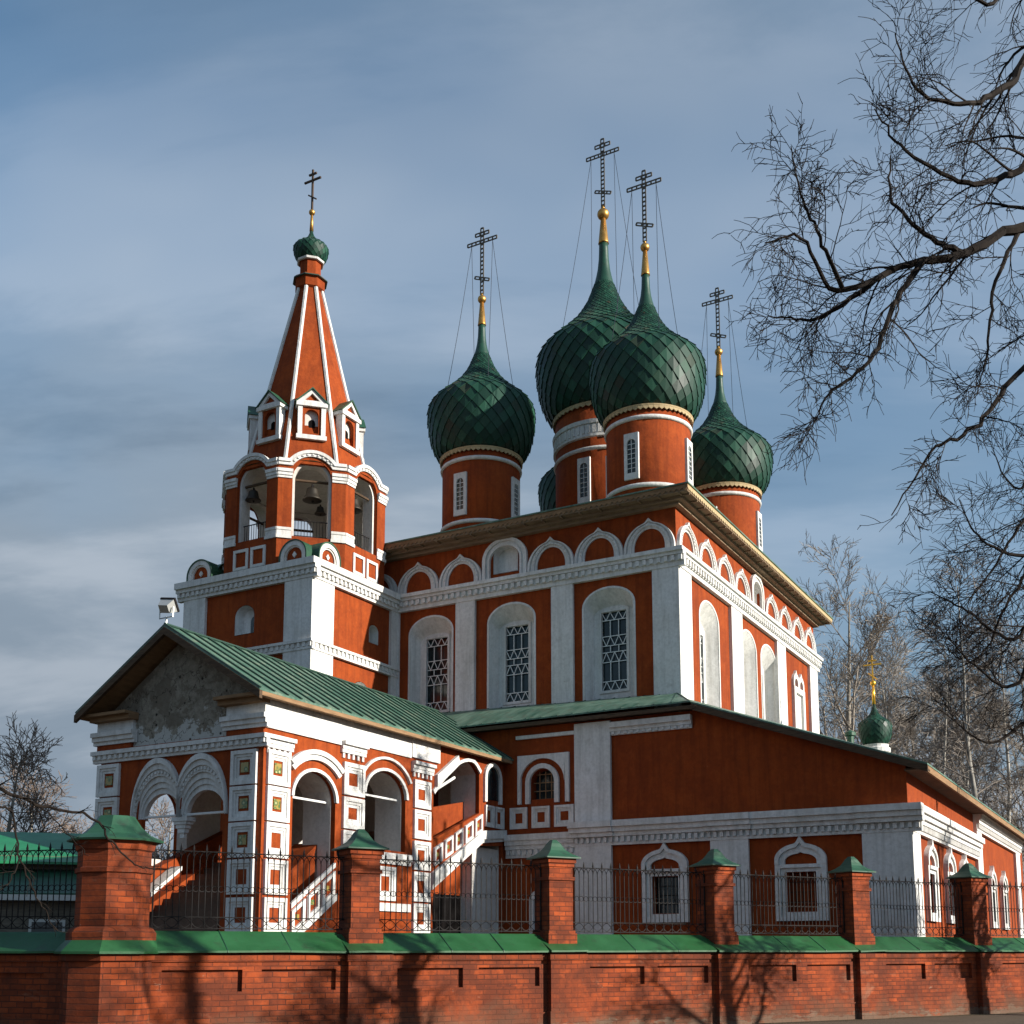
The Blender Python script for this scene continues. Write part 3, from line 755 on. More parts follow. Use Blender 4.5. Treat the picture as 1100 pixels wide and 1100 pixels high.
# gallery pilasters and bands
for h0, h1, z0, z1, d in ((-0.116, 1.28, 0, 4.98, .12), (4.63, 5.82, 0, 4.98, .12), (9.12, 10.4, 0, 4.98, .12), (9.12, 10.4, 5.78, 9.05, .12)):
    mb = MB(); pil(mb, h0, h1, z0, z1, gw, d); part(mb, 'pilaster', 'white')
band = [(4.98, 5.06, 0.14), (5.06, 5.26, 0.12), (5.26, 5.40, 0.22), (5.40, 5.56, 0.30), (5.56, 5.76, 0.38)]
dn = (5.08, 5.24, 0.20, 0.20, 0.10)
mb = MB(); cornice(mb, -0.375, 10.42, band, gw, dn)
for a, b in ((9.0, 10.52), (4.5, 5.95), (-0.435, 1.4)):
    for z0, z1, d in band[2:]: mb.rbox(a, b, z0+0.004, z1-0.004, 0, d+0.06, gw)
part(mb, 'cornice', 'white')
mb = MB(); cornice(mb, 10.42, 13.0, [(z0-0.28, z1-0.28, d*0.55) for z0, z1, d in band], gw, (4.8, 4.96, 0.13, 0.2, 0.1)); part(mb, 'cornice', 'white')
mb = MB(); cornice(mb, 6.35, 9.118, [(8.56, 8.68, 0.08), (8.68, 8.80, 0.12), (8.80, 8.98, 0.20)], gw, (8.58, 8.67, 0.12, 0.2, 0.1)); part(mb, 'cornice', 'white')
mb = MB(); cornice(mb, 10.42, 12.6, [(8.72, 8.84, 0.1)], gw); part(mb, 'string_course', 'white')
# south side
for h0, h1, z1 in ((0.0, 1.05, 4.98), (12.2, 13.4, 6.2), (24.0, 25.5, 6.2)):
    mb = MB(); pil(mb, h0, h1, 0, z1, gs, 0.118); part(mb, 'pilaster', 'white')
mb = MB(); cornice(mb, 0.035, 12.2, band, gs, dn); part(mb, 'cornice', 'white')
bs = [(z0+1.1, z1+1.1, d) for z0, z1, d in band]
mb = MB(); cornice(mb, 12.205, 25.6, bs, gs, (6.18, 6.34, 0.2, 0.2, 0.1)); part(mb, 'cornice', 'white')
def gwin(c, mp, blind=False, hw=0.76, z0=2.5):
    m_ = MB()
    m_.ring(rect(c-hw, c+hw, z0, 4.16), rect(c-hw*0.80, c+hw*0.80, z0+0.12, 4.05), -0.02, 0.13, mp, True)
    m_.ring(rect(c-hw*0.80, c+hw*0.80, z0+0.12, 4.05), rect(c-0.44, c+0.44, 2.76, 3.94), -0.02, 0.08, mp, True)
    po = arch(c, hw, 4.16, 4.30, 0.48, 40, 0.22); pn = arch(c, hw*0.84, 4.16, 4.28, 0.38, 40, 0.14); pq = arch(c, hw*0.62, 4.16, 4.26, 0.22, 40, 0.04)
    m_.ring(po, pn, -0.02, 0.15, mp); m_.ring(pn, pq, -0.02, 0.09, mp)
    m_.rbox(c-hw*0.7, c+hw*0.7, 4.06, 4.16, 0.05, 0.16, mp)
    o = part(m_, 'window', 'white')
    g = MB(); g.rbox(c-0.44, c+0.44, 2.76, 3.94, -0.34, -0.28, mp); part(g, 'shutter' if blind else 'glass', 'red' if blind else 'glass', o)
    g = MB()
    for i in range(1, 4): g.tube([mp(c-0.42+0.84*i/4, 2.78, -0.12), mp(c-0.42+0.84*i/4, 3.92, -0.12)], 0.014, 4)
    for i in range(1, 4): g.tube([mp(c-0.42, 2.78+1.14*i/4, -0.12), mp(c+0.42, 2.78+1.14*i/4, -0.12)], 0.012, 4)
    part(g, 'grille', 'iron', o)
gwin(lwin[0][0], gw); gwin(lwin[1][0], gw, True)
for c, w in swn: gwin(c, gs, False, 0.8)
# upper gallery window with its square-and-arch surround, and panels
mb = MB(); c = 11.62
mb.ring(arch(c, 0.62, 6.5, 7.22, 0.62, 14), arch(c, 0.46, 6.5, 7.22, 0.46, 14), -0.02, 0.10, gw)
mb.prism([rect(c-1.0, c-0.86, 6.5, 8.15)], -0.02, 0.10, gw); mb.prism([rect(c+0.80, c+0.92, 6.5, 8.15)], -0.02, 0.10, gw)
mb.prism([[(c-0.86, 8.15)] + [(c+0.83*cos(pi-pi*i/14), 7.22+0.80*sin(pi*i/14)) for i in range(15)] + [(c+0.92, 8.15)]], -0.02, 0.09, gw)
wo_ = part(mb, 'window', 'white')
g = MB(); g.prism([arch(c, 0.46, 6.62, 7.22, 0.46, 14)], -0.4, -0.35, gw); part(g, 'glass', 'glass', wo_)
g = MB()
for i in range(1, 4): g.tube([gw(c-0.44+0.88*i/4, 6.64, -0.2), gw(c-0.44+0.88*i/4, 7.6, -0.2)], 0.02, 4)
for i in range(0, 4): g.tube([gw(c-0.44, 6.66+0.28*i, -0.2), gw(c+0.44, 6.66+0.28*i, -0.2)], 0.02, 4)
part(g, 'grille', 'tan', wo_)
for a, b in ((12.2, 12.85), (11.36, 12.02), (10.47, 11.18)):
    mb = MB(); square_panel(mb, a, b, 5.68, 6.40, gw); part(mb, 'wall_panel', 'white')
mb = MB(); mb.ring(arch(11.6, 0.5, 1.5, 3.3, 0.35, 12), arch(11.6, 0.34, 1.5, 3.2, 0.28, 12), -0.02, 0.1, gw); dd = part(mb, 'door_frame', 'white')
g = MB(); g.rbox(11.3, 11.9, 1.5, 3.3, -0.01, 0.02, gw); part(g, 'door', 'dark', dd)
# gallery roofs
def slab(pts, th):
    m_ = MB(); n = len(pts); lo = [(x, y, z-th) for x, y, z in pts]
    m_.add(list(pts) + lo, [tuple(range(n)), tuple(range(2*n-1, n-1, -1))] + [(i, n+i, n+(i+1) % n, (i+1) % n) for i in range(n)])
    return m_
so = [(-0.36, -0.65, 6.86), (28.0, -0.65, 6.86), (28.0, 7.9, 10.30), (3.0, 7.9, 10.30), (-0.36, 6.25, 9.34)]
m_ = slab([so[0], so[1], so[2], so[3]], 0.05); m2_ = slab([so[0], so[3], so[4]], 0.05); m_.add(m2_.v, m2_.f)
rf = part(m_, 'gallery_roof', 'old_roof')
we = [(-0.42, 6.25, 9.36), (2.98, 7.92, 10.44), (2.98, 19.69, 10.78), (-0.42, 19.69, 9.30)]
m_ = slab([we[0], we[1], we[2]], 0.05); m2_ = slab([we[0], we[2], we[3]], 0.05); m_.add(m2_.v, m2_.f)
part(m_, 'gallery_roof', 'old_roof', label='worn patchy lean-to roof over the shaded front')
mb = MB()
for i in range(24):
    t = i/23; v = 6.3 + t*13.2
    z0 = 9.36 - 0.06*t + 0.012; v1 = max(v, 8.0); z1 = 10.44 + 0.34*max(0, (v1-7.92)/11.77) + 0.012
    mb.tube([(-0.42, v, z0), (2.98, v1, z1)], 0.016, 4)
part(mb, 'roof_seam', 'seam')
mb = MB()
mb.box((-0.40, 6.1, 9.10), (-0.30, 19.6, 9.22)); mb.box((-0.30, 6.1, 9.14), (0.0, 19.6, 9.20))
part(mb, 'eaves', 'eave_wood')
mb = slab([(-0.385, -0.655, 6.80), (-0.28, -0.655, 6.80), (-0.28, 6.25, 9.28), (-0.385, 6.25, 9.28)], 0.20)
q_ = slab([(-0.28, -0.65, 6.70), (0.0, -0.65, 6.70), (0.0, 6.25, 9.18), (-0.28, 6.25, 9.18)], 0.05); mb.add(q_.v, q_.f)
part(mb, 'verge_board', 'eave_wood')
mb = MB(); mb.box((-0.28, -0.64, 6.62), (27.9, -0.57, 6.80)); part(mb, 'fascia', 'tan', label='brown board along the sunny gallery eaves')
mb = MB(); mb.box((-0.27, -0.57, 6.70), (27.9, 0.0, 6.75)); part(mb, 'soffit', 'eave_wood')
# chapel cupola on the gallery roof, and a green vent
b = MB(); b.lathe([(0.46, 8.3), (0.46, 9.7), (0.58, 9.78), (0.58, 9.95), (0.5, 10.0), (0.52, 10.1), (0.4, 10.12)], 15, 4, 20); cd = part(b, 'drum', 'white', label='small white drum of the gallery cupola')
prof = bulb_profile(0.68, 0.42, 10.1, 10.95, 11.95)
do = part(scale_dome(prof, 15, 4, 18, 11.95), 'dome', 'tiles', label='tiny onion dome on the side gallery roof')
b = MB(); b.lathe([(max(0.02, r-0.02), z) for r, z in prof], 15, 4, 24); part(b, 'dome_shell', 'seam', do, True)
b = MB(); b.lathe([(0.075, 11.85), (0.05, 12.65), (0.02, 12.66)], 15, 4, 12); part(b, 'gilded_cone', 'bright_gold', do, True)
b = MB(); b.lathe([(max(0.01, 0.12*sin(pi*i/10)), 12.75-0.12*cos(pi*i/10)) for i in range(11)], 15, 4, 12); part(b, 'orb', 'bright_gold', do, True)
part(cross_mesh(15, 4, 12.8, 13.05, 13.55, 13.72, 13.95, 0.72, False, 0.075), 'cross', 'bright_gold', do)
b = MB(); b.lathe([(0.14, 8.9), (0.14, 10.25), (0.22, 10.27), (0.22, 10.4), (0.05, 10.5)], 13.2, 4.6, 12); part(b, 'vent_pipe', 'cap_green')
# church > second crumb: cross bar 'verge'

# ------------------------------------------------------------------ bell tower
TU0, TV0, TU1, TV1 = -2.3, 19.7, 4.2, 25.8
TC = (0.95, 22.85)
PORG = (TC[0], TC[1], 0)
tower = thing('bell_tower', 'tent roofed bell tower in red and white with open arches', 'bell tower', CW(*TC), ROT)
tower.scale.z = ZSC; tower.location.z = -0.14
twm, tsm = westmap(TU0), southmap(TV0)
mb = MB()
mb.prism([rect(TV0, TV1, 0, 15.72), arch(22.82, 0.47, 13.4, 14.1, 0.42, 12)], -0.6, 0, twm)
mb.prism([rect(TU0+0.6, TU1, 0, 15.72), arch(1.45, 0.3, 13.5, 14.0, 0.25, 10), arch(0.7, 0.55, 10.4, 11.35, 0.5, 12)], -0.6, 0, tsm)
mb.box((TU0+0.6, TV1-0.6, 0), (TU1, TV1, 15.72)); mb.box((TU1-0.6, TV0+0.6, 0), (TU1, TV1-0.6, 15.72))
part(mb, 'wall', 'red', tower)
def tniche(c, hw, z0, zs, rise, mp):
    m_ = MB(); p0 = arch(c, hw-0.015, z0+0.015, zs, rise-0.015, 12); p1 = arch(c, hw*0.8, z0+0.06, zs, rise*0.8, 12)
    m_.loft(p0, 0.006, p1, -0.35, mp, True); m_.prism([p1], -0.42, -0.345, mp)
    return part(m_, 'window', 'white', tower)
wn = tniche(22.82, 0.47, 13.4, 14.1, 0.42, twm)
g = MB(); g.prism([arch(22.65, 0.16, 13.47, 13.95, 0.2, 8)], -0.345, -0.33, twm); part(g, 'glass', 'glass', wn)
tniche(1.45, 0.3, 13.5, 14.0, 0.25, tsm); tniche(0.7, 0.55, 10.4, 11.35, 0.5, tsm)
for z0, z1 in ((8.5, 12.43), (12.80, 15.08)):
    for h0, h1 in ((TV0-0.115, TV0+1.15), (TV1-1.1, TV1)):
        mb = MB(); pil(mb, h0, h1, z0, z1, twm, 0.12); part(mb, 'pilaster', 'white', tower)
    for h0, h1 in ((TU0, TU0+1.15), (2.45, 3.0)):
        mb = MB(); pil(mb, h0, h1, z0, z1, tsm, 0.117); part(mb, 'pilaster', 'white', tower)
tb = [(12.43, 12.52, 0.15), (12.52, 12.70, 0.12), (12.70, 12.80, 0.2)]
tcn = [(15.08, 15.20, 0.15), (15.20, 15.38, 0.18), (15.38, 15.52, 0.27), (15.52, 15.76, 0.36)]
for st, dn_, e_ in ((tb, (12.53, 12.69, 0.17, 0.24, 0.12), 0.195), (tcn, (15.21, 15.37, 0.24, 0.24, 0.12), 0.355)):
    mb = MB(); cornice(mb, TV0-e_, TV1+0.3, st, twm, dn_); cornice(mb, TU0+0.035, 2.95, st, tsm, dn_); part(mb, 'cornice', 'white', tower)
mb = MB(); mb.box((TU0-0.25, TV0-0.25, 15.72), (TU1, TV1+0.25, 15.80)); part(mb, 'deck', 'cap_green', tower)
# corner barrel gables
for (cu, cv_, su, sv) in ((TU0, TV0, 1, 1), (TU0, TV1, 1, -1)):
    for kind_ in ('w', 's'):
        if kind_ == 'w': mp = westmap(TU0-0.12); c = cv_ + sv*0.78; dep = 1.5
        else:
            mp = southmap(TV0-0.12) if sv > 0 else northmap(TV1+0.12); c = cu + su*0.78; dep = 1.5
        z0 = 15.80
        b = MB(); b.ring(arch(c, 0.64, z0, z0+0.2, 0.62, 16), arch(c, 0.59, z0, z0+0.2, 0.57, 16), -dep, 0.06, mp); o = part(b, 'corner_gable', 'cap_green', tower)
        b = MB(); b.ring(arch(c, 0.59, z0, z0+0.2, 0.57, 16), arch(c, 0.42, z0, z0+0.2, 0.40, 16), -0.3, 0.03, mp); b.ring(arch(c, 0.42, z0, z0+0.2, 0.40, 16), arch(c, 0.36, z0, z0+0.2, 0.34, 16), -0.3, -0.02, mp); part(b, 'arch_moulding', 'white', o)
        b = MB(); b.prism([arch(c, 0.36, z0+0.005, z0+0.2, 0.34, 16)], -0.3, -0.08, mp); part(b, 'tympanum', 'red', o)
        b = MB(); b.prism([[(c-0.1, z0+0.27), (c, z0+0.15), (c+0.1, z0+0.27), (c, z0+0.39)]], -0.1, -0.04, mp); part(b, 'rosette', 'white', o)
# octagon
AP = 3.05; SIDE = 2*AP*math.tan(pi/8); HS = SIDE/2
OW, OS, OB = 0.63, 19.42, 17.12          # opening half width, springing, sill
wallr = MB(); wallw = MB()
for k in range(8):
    a = k*pi/4; mp = facemap(TC[0], TC[1], a, AP)
    t8 = math.tan(pi/8)
    wallr.prism([rect(-HS, HS, 15.8, 20.0), arch(0, OW+0.10, OB, OS, OW+0.10, 14)], -0.14, 0, mp)
    hi = (AP-0.15)*t8 - 0.002
    wallw.prism([rect(-hi, hi, 15.8, 20.12), arch(0, OW, OB+0.01, OS, OW, 14)], -0.62, -0.15, mp)
ro = part(wallr, 'belfry_wall', 'red', tower); part(wallw, 'belfry_lining', 'inner_white', tower)
mb = MB(); mb.lathe([(AP+0.1, 16.9), (AP+0.1, 17.05)], TC[0], TC[1], 8, pi/8); mb.v = [(TC[0]+(x-TC[0])*0.8, TC[1]+(y-TC[1])*0.8, z) for x, y, z in mb.v]; part(mb, 'belfry_floor', 'stone_step', tower)
mb = MB(); mb.lathe([(2.62, 20.13), (2.62, 20.2)], TC[0], TC[1], 8, pi/8); part(mb, 'belfry_ceiling', 'inner_white', tower)
for k in range(8):
    a = k*pi/4; mp = facemap(TC[0], TC[1], a, AP); ex = 0.06*math.tan(pi/8)
    # sill band and imposts on the piers
    for s in (-1, 1):
        h0, h1 = sorted((s*(OW+0.11), s*(HS)))
        m_ = MB()
        m_.rbox(h0 - (0.02 if s > 0 else 0.03), h1 + (0.03 if s > 0 else 0.02), 17.0, 17.12, 0, 0.06, mp); m_.rbox(h0, h1, 17.12, 17.32, 0, 0.03, mp); m_.rbox(h0-0.005, h1+0.005, 17.32, 17.42, 0, 0.055, mp)
        part(m_, 'sill_band', 'white', tower)
        m_ = MB(); m_.rbox(h0, h1, 19.36, 19.46, 0, 0.045, mp); m_.rbox(h0-0.01, h1+0.01, 19.46, 19.58, 0, 0.08, mp); m_.rbox(h0-0.02, h1+0.02, 19.58, 19.70, 0, 0.12, mp)
        part(m_, 'impost', 'white', tower)
    m_ = MB()
    Ro, Ri = 1.05, 0.80
    # archivolt swinging over the opening and running level to the corners
    def vault(r, lvl):
        p = [(HS, lvl)]
        hx = sqrt(max(0, r*r-(lvl-OS)**2)); a0 = math.asin(min(1, (lvl-OS)/r))
        p += [(r*cos(a0+(pi-2*a0)*i/16), OS+r*sin(a0+(pi-2*a0)*i/16)) for i in range(17)]
        return p + [(-HS, lvl)]
    m_.ring(vault(1.10, 20.10), vault(0.98, 19.98), -0.02, 0.13, mp)
    m_.ring(vault(0.98, 19.98), vault(0.86, 19.86), -0.02, 0.08, mp)
    for i in range(15):
        q = pi*(i+0.5)/15; x, z = 0.92*cos(q), OS+0.92*sin(q)
        if z > 19.95: m_.rbox(x-0.03, x+0.03, z-0.03, z+0.03, 0.07, 0.115, mp)
    part(m_, 'arch_moulding', 'white', tower)
    m_ = MB(); m_.prism([[p for p in vault(1.06, 20.06)]], -0.3, -0.012, mp) if False else None
    m_ = MB(); pv = [(HS-0.03, 19.9)] + vault(1.05, 20.05)[1:-1] + [(-HS+0.03, 19.9)]
    m_.prism([pv + [(-HS+0.03, 19.7), (-OW-0.2, 19.7)] + [((OW+0.11)*cos(pi-pi*i/12), OS+(OW+0.11)*sin(pi*i/12)) for i in range(2, 11)] + [(OW+0.2, 19.7), (HS-0.03, 19.7)]], -0.10, 0.012, mp)
    part(m_, 'spandrel', 'red', tower)
    m_ = MB()
    for s in (-0.42, 0.42):
        m_.ring(rect(s-0.36, s+0.36, 16.0, 16.8), rect(s-0.25, s+0.25, 16.11, 16.69), -0.02, 0.05, mp, True)
    part(m_, 'wall_panel', 'white', tower)
    m_ = MB()
    m_.tube([mp(-OW, 17.85, -0.3), mp(OW, 17.85, -0.3)], 0.022, 4); m_.tube([mp(-OW, 17.25, -0.3), mp(OW, 17.25, -0.3)], 0.018, 4)
    for i in range(11): m_.tube([mp(-OW+2*OW*(i+0.5)/11, 17.1, -0.3), mp(-OW+2*OW*(i+0.5)/11, 17.85, -0.3)], 0.011, 4)
    part(m_, 'railing', 'iron', tower)
    m_ = MB(); m_.tube([mp(-OW-0.05, 19.45, -0.35), mp(OW+0.05, 19.45, -0.35)], 0.055, 6); part(m_, 'beam', 'eave_wood', tower)
# skirt roof and tent
mb = MB(); mb.lathe([(2.3, 20.23), (3.2, 20.10), (3.34, 20.12), (3.2, 20.2), (2.6, 20.44), (2.3, 20.46)], TC[0], TC[1], 8, pi/8); part(mb, 'skirt_roof', 'cap_green', tower)
TZ0, TZ1, TR0, TR1 = 20.35, 28.75, 2.55, 0.50
mb = MB(); mb.lathe([(TR0, TZ0), (TR1, TZ1)], TC[0], TC[1], 8, pi/8); part(mb, 'tent_roof', 'red', tower)
for k in range(8):
    a = pi/8 + k*pi/4; m_ = MB()
    m_.tube([(TC[0]+(TR0+0.0)*cos(a), TC[1]+TR0*sin(a), TZ0), (TC[0]+TR1*cos(a), TC[1]+TR1*sin(a), TZ1)], 0.085, 6); part(m_, 'rib', 'white', tower)
for k in range(8):
    a = k*pi/4; z0 = 21.40
    rf_ = (TR0 + (TR1-TR0)*(z0-TZ0)/(TZ1-TZ0))*cos(pi/8); mp = facemap(TC[0], TC[1], a, rf_)
    m_ = MB()
    m_.prism([rect(-0.47, 0.47, z0+0.10, z0+1.38), arch(0, 0.26, z0+0.24, z0+0.95, 0.26, 10)], -0.10, 0.06, mp)
    m_.rbox(-0.42, 0.42, z0+0.1, z0+1.38, -0.75, -0.2, mp)
    bd = part(m_, 'dormer', 'red', tower)
    m_ = MB()
    for s in (-1, 1):
        m_.rbox(min(s*0.36, s*0.53), max(s*0.36, s*0.53), z0+0.12, z0+1.30, -0.75 if False else -0.2, 0.12, mp)
    m_.rbox(-0.58, 0.58, z0-0.04, z0+0.13, -0.1, 0.16, mp); m_.rbox(-0.60, 0.60, z0+1.30, z0+1.46, -0.7, 0.18, mp)
    ga = [(-0.58, z0+1.46), (0.58, z0+1.46), (0, z0+2.0)]; gb = [(-0.30, z0+1.54), (0.30, z0+1.54), (0, z0+1.84)]
    m_.ring(ga, gb, -0.1, 0.14, mp, True)
    part(m_, 'surround', 'white', bd)
    m_ = MB(); m_.prism([gb], -0.3, 0.05, mp); part(m_, 'tympanum', 'red', bd)
    m_ = MB(); m_.ring([(-0.66, z0+1.44), (0, z0+2.08), (0.66, z0+1.44)], [(-0.6, z0+1.44), (0, z0+2.02), (0.6, z0+1.44)], -1.0, 0.2, mp); part(m_, 'roof', 'cap_green', bd)
    m_ = MB(); m_.rbox(-0.3, 0.3, z0+0.15, z0+1.3, -0.19, -0.14, mp); part(m_, 'opening', 'inner_white', bd)
    m_ = MB(); m_.prism([arch(0.03, 0.12, z0+0.26, z0+0.75, 0.12, 8)], -0.14, -0.12, mp); part(m_, 'louvre', 'dark', bd)
mb = MB(); mb.lathe([(0.5, 28.7), (0.62, 28.78), (0.62, 29.15), (0.70, 29.18), (0.66, 29.28), (0.44, 29.3), (0.44, 29.95), (0.5, 29.97)], TC[0], TC[1], 8, pi/8); part(mb, 'neck', 'red', tower)
mb = MB(); mb.lathe([(0.46, 29.97), (0.56, 30.0), (0.58, 30.08), (0.46, 30.1)], TC[0], TC[1], 8, pi/8); part(mb, 'ring_moulding', 'white', tower)
mb = MB(); mb.lathe([(0.60, 29.16), (0.74, 29.17), (0.72, 29.22), (0.45, 29.33)], TC[0], TC[1], 8, pi/8); part(mb, 'drip_edge', 'seam', tower)
prof = bulb_profile(0.72, 0.46, 30.08, 30.68, 31.62)
do = part(scale_dome(prof, TC[0], TC[1], 18, 31.6), 'dome', 'tiles', tower)
b = MB(); b.lathe([(max(0.02, r-0.02), z) for r, z in prof], TC[0], TC[1], 24); part(b, 'dome_shell', 'seam', do, True)
b = MB(); b.lathe([(0.085, 31.5), (0.05, 32.22), (0.02, 32.24)], TC[0], TC[1], 12); part(b, 'gilded_cone', 'gold', do, True)
b = MB(); b.lathe([(max(0.01, 0.13*sin(pi*i/10)), 32.35-0.13*cos(pi*i/10)) for i in range(11)], TC[0], TC[1], 12); part(b, 'orb', 'gold', do, True)
part(cross_mesh(TC[0], TC[1], 32.45, 33.05, 33.82, 34.10, 34.3, 0.85, False, 0.10), 'cross', 'dark_cross', do)
PORG = (0, 0, 0)

# bells hanging in the belfry
def bell(r, loc, label):
    t = thing('bell', label, 'bell', CW(loc[0], loc[1], loc[2]*ZSC - 0.14), ROT, 'bells in the belfry')
    p = [(0.9, 0.0), (1.0, 0.02), (0.98, 0.12), (0.80, 0.35), (0.66, 0.7), (0.60, 1.1), (0.52, 1.28), (0.25, 1.36), (0.02, 1.37)]
    m_ = MB(); m_.lathe([(r*a, -r*1.75 + r*b) for a, b in p], 0, 0, 24); m_.build('body', M['bronze'], t, smooth=True)
    m_ = MB(); m_.tube([(0, 0, -r*0.4), (0, 0, 0.0)], r*0.12, 8); m_.tube([(r*0.14, 0, -r*0.42), (r*0.14, 0, -0.02)], r*0.07, 6); m_.build('hanger', M['iron'], t)
    m_ = MB(); m_.tube([(0, 0, -r*0.6), (0.02, 0, -r*1.72)], r*0.05, 6); m_.lathe([(0.01, -r*1.95), (r*0.13, -r*1.85), (r*0.13, -r*1.78), (0.01, -r*1.68)], 0.02, 0, 10); m_.build('clapper', M['iron'], t)
aw = pi; asw = 5*pi/4; as_ = 3*pi/2
def bpos(a, h, d, z): q = facemap(TC[0], TC[1], a, AP)(h, z, d); return q
bell(0.37, bpos(asw, 0.05, -0.42, 19.38), 'largest bronze bell hanging in the middle belfry arch')
bell(0.22, bpos(asw, 0.40, -0.8, 18.75), 'small bronze bell below the largest bell')
bell(0.30, bpos(aw, -0.3, -0.42, 19.4), 'bronze bell in the shaded left belfry arch')
bell(0.36, bpos(as_, -0.25, -0.42, 19.35), 'bronze bell in the sunny right belfry arch')
for p0, p1 in ((bpos(asw, 0.40, -0.8, 18.7), None),):
    pass

# ------------------------------------------------------------------ porch
PU, PV0, PV1 = -12.06, 13.09, 18.99
PORG = (PU, 16.04, 0)
porch = thing('porch', 'gabled entrance porch with green seamed roof and double arched front', 'porch', CW(PU, 16.04), ROT)
porch.scale.z = ZSC
pw, ps, pn_ = westmap(PU), southmap(PV0), northmap(PV1)
def creeping(h0, h1, b0, b1, zl, zt, zr_, ax):
    """opening whose arch climbs with the stair: left spring zl, crown zt at ax, right zr_"""
    p = [(h1, b1)]
    for i in range(5): t = i/4; p.append((h1-(h1-ax)*t, zr_ + (zt-zr_)*sin(pi/2*t)))
    for i in range(1, 11): t = i/10; p.append((ax-(ax-h0)*t, zl + (zt-zl)*cos(pi/2*t)**1.0))
    p.append((h0, b0))
    return p
op1 = [(-9.15, 3.92)] + arch(-10.03, 0.88, 5.6, 5.6, 0.74, 14) + [(-10.91, 2.75)]
op2 = arch(-6.85, 1.0, 4.5, 6.05, 0.72, 14)
op3 = creeping(-4.36, -1.66, 5.0, 6.08, 6.40, 7.70, 7.38, -2.2)
under = [(-0.14, 0.02), (-0.14, 5.12), (-1.1, 5.06)] + [(-1.1 - 3.25*sin(pi/2*i/10), 5.06 - 2.0*(1-cos(pi/2*i/10))) for i in range(1, 11)] + [(-4.35, 0.02)]
def grow_loop(L, t):
    cx_ = sum(p[0] for p in L)/len(L); cz_ = sum(p[1] for p in L)/len(L)
    return [(p[0]+(t if p[0] > cx_ else -t), p[1]+(t if p[1] > cz_ else -t)) for p in L]
mb = MB(); mb.prism([rect(PU, -0.02, 0, 8.05), op1, op2, op3, under], -0.14, 0, ps)
mb.prism([rect(PU+0.14, -0.02, 0, 7.95), [(-9.15, 3.92)] + arch(-10.03, 0.88, 5.6, 5.6, 0.74, 14) + [(-10.91, 2.75)], op2, op3], -0.14, 0, pn_)
# front: opening below the double arch
def dbl(hw, top, zs, c1=15.10, c2=16.62):
    # outline of the twin arch opening: right arch, then left arch
    L = []
    for c in (c1, c2):
        L += [(c - hw*cos(pi*i/14), zs + (top-zs)*sin(pi*i/14)) for i in range(15)]
    return L
FO = [(14.36, 0.02)] + [(14.36, 5.1)] + dbl(0.755, 6.5, 5.3) + [(17.39, 5.1), (17.22, 5.1), (17.22, 0.02)]
mb.prism([rect(PV0+0.14, PV1-0.14, 0, 7.1), FO], -0.14, 0, pw)
part(mb, 'wall', 'red', porch)
mb = MB()
mb.prism([rect(PU+0.15, -0.03, 0, 7.9), [(-9.17, 3.5)] + arch(-10.03, 0.86, 5.6, 5.6, 0.72, 14) + [(-10.89, 2.3)], arch(-6.85, 0.98, 4.52, 6.05, 0.70, 14), creeping(-4.345, -1.675, 4.6, 5.7, 6.395, 7.695, 7.375, -2.2), [(p[0], p[1]) for p in under]], -1.08, -0.145, ps)
mb.prism([rect(PU+0.6, -0.03, 0, 7.9), arch(-10.03, 0.86, 4.2, 5.6, 0.72, 14), arch(-6.85, 0.98, 4.52, 6.05, 0.70, 14)], -0.55, -0.145, pn_)
mb.box((-0.7, PV0+1.085, 5.5), (-0.05, PV0+2.2, 7.9)); mb.box((-0.7, PV1-2.0, 5.5), (-0.05, PV1-0.56, 7.9))
mb.box((PU+0.6, PV0+0.3, 7.6), (-0.1, PV1-0.3, 7.75))
part(mb, 'lining', 'inner_white', porch)
# gable
mb = MB(); mb.prism([[(PV0+0.2, 7.1), (PV1-0.2, 7.1), (PV1-0.2, 8.0), (16.04, 9.88), (PV0+0.2, 8.0)]], -0.35, -0.05, pw); part(mb, 'gable', 'grey_plaster', porch)
# double arch mouldings, stepping inward
m_ = MB()
def one_arch(c, hw, top, zs, zb, clip): 
    return [(min(max(c - hw*cos(pi*i/18), clip[0]), clip[1]), zs + (top-zs)*sin(pi*i/18)) for i in range(19)]
steps = [(0.90, 6.70, 5.20, 0.13), (0.87, 6.55, 5.19, 0.07), (0.84, 6.40, 5.18, 0.02), (0.80, 6.23, 5.17, -0.04), (0.76, 6.07, 5.16, -0.09), (0.72, 5.92, 5.15, -0.14), (0.67, 5.77, 5.14, -0.18)]
for c, clip in ((15.10, (14.20, 15.855)), (16.62, (15.865, 17.52))):
    for (h0, t0, s0, d0), (h1, t1, s1, d1) in zip(steps, steps[1:]):
        po = [(clip[0] if c < 15.9 else max(clip[0], c-h0), s0-0.12)] ; 
        a_ = one_arch(c, h0, t0, s0, 5.1, clip); b_ = one_arch(c, h1, t1, s1, 5.1, clip)
        a_ = [(a_[0][0], 5.08)] + a_ + [(a_[-1][0], 5.08)]; b_ = [(b_[0][0], 5.08)] + b_ + [(b_[-1][0], 5.08)]
        m_.ring(a_, b_, -0.30, d0, pw)
    for i in range(1, 22):
        a = pi*i/22; h, t, s0, d = 0.82, 6.32, 5.175, 0.02
        x, z = c - h*cos(a), s0+(t-s0)*sin(a)
        if clip[0] < x < clip[1]: m_.rbox(x-0.028, x+0.028, z-0.035, z+0.035, -0.2, 0.055, pw)
am = part(m_, 'arch_moulding', 'white', porch)
m_ = MB()
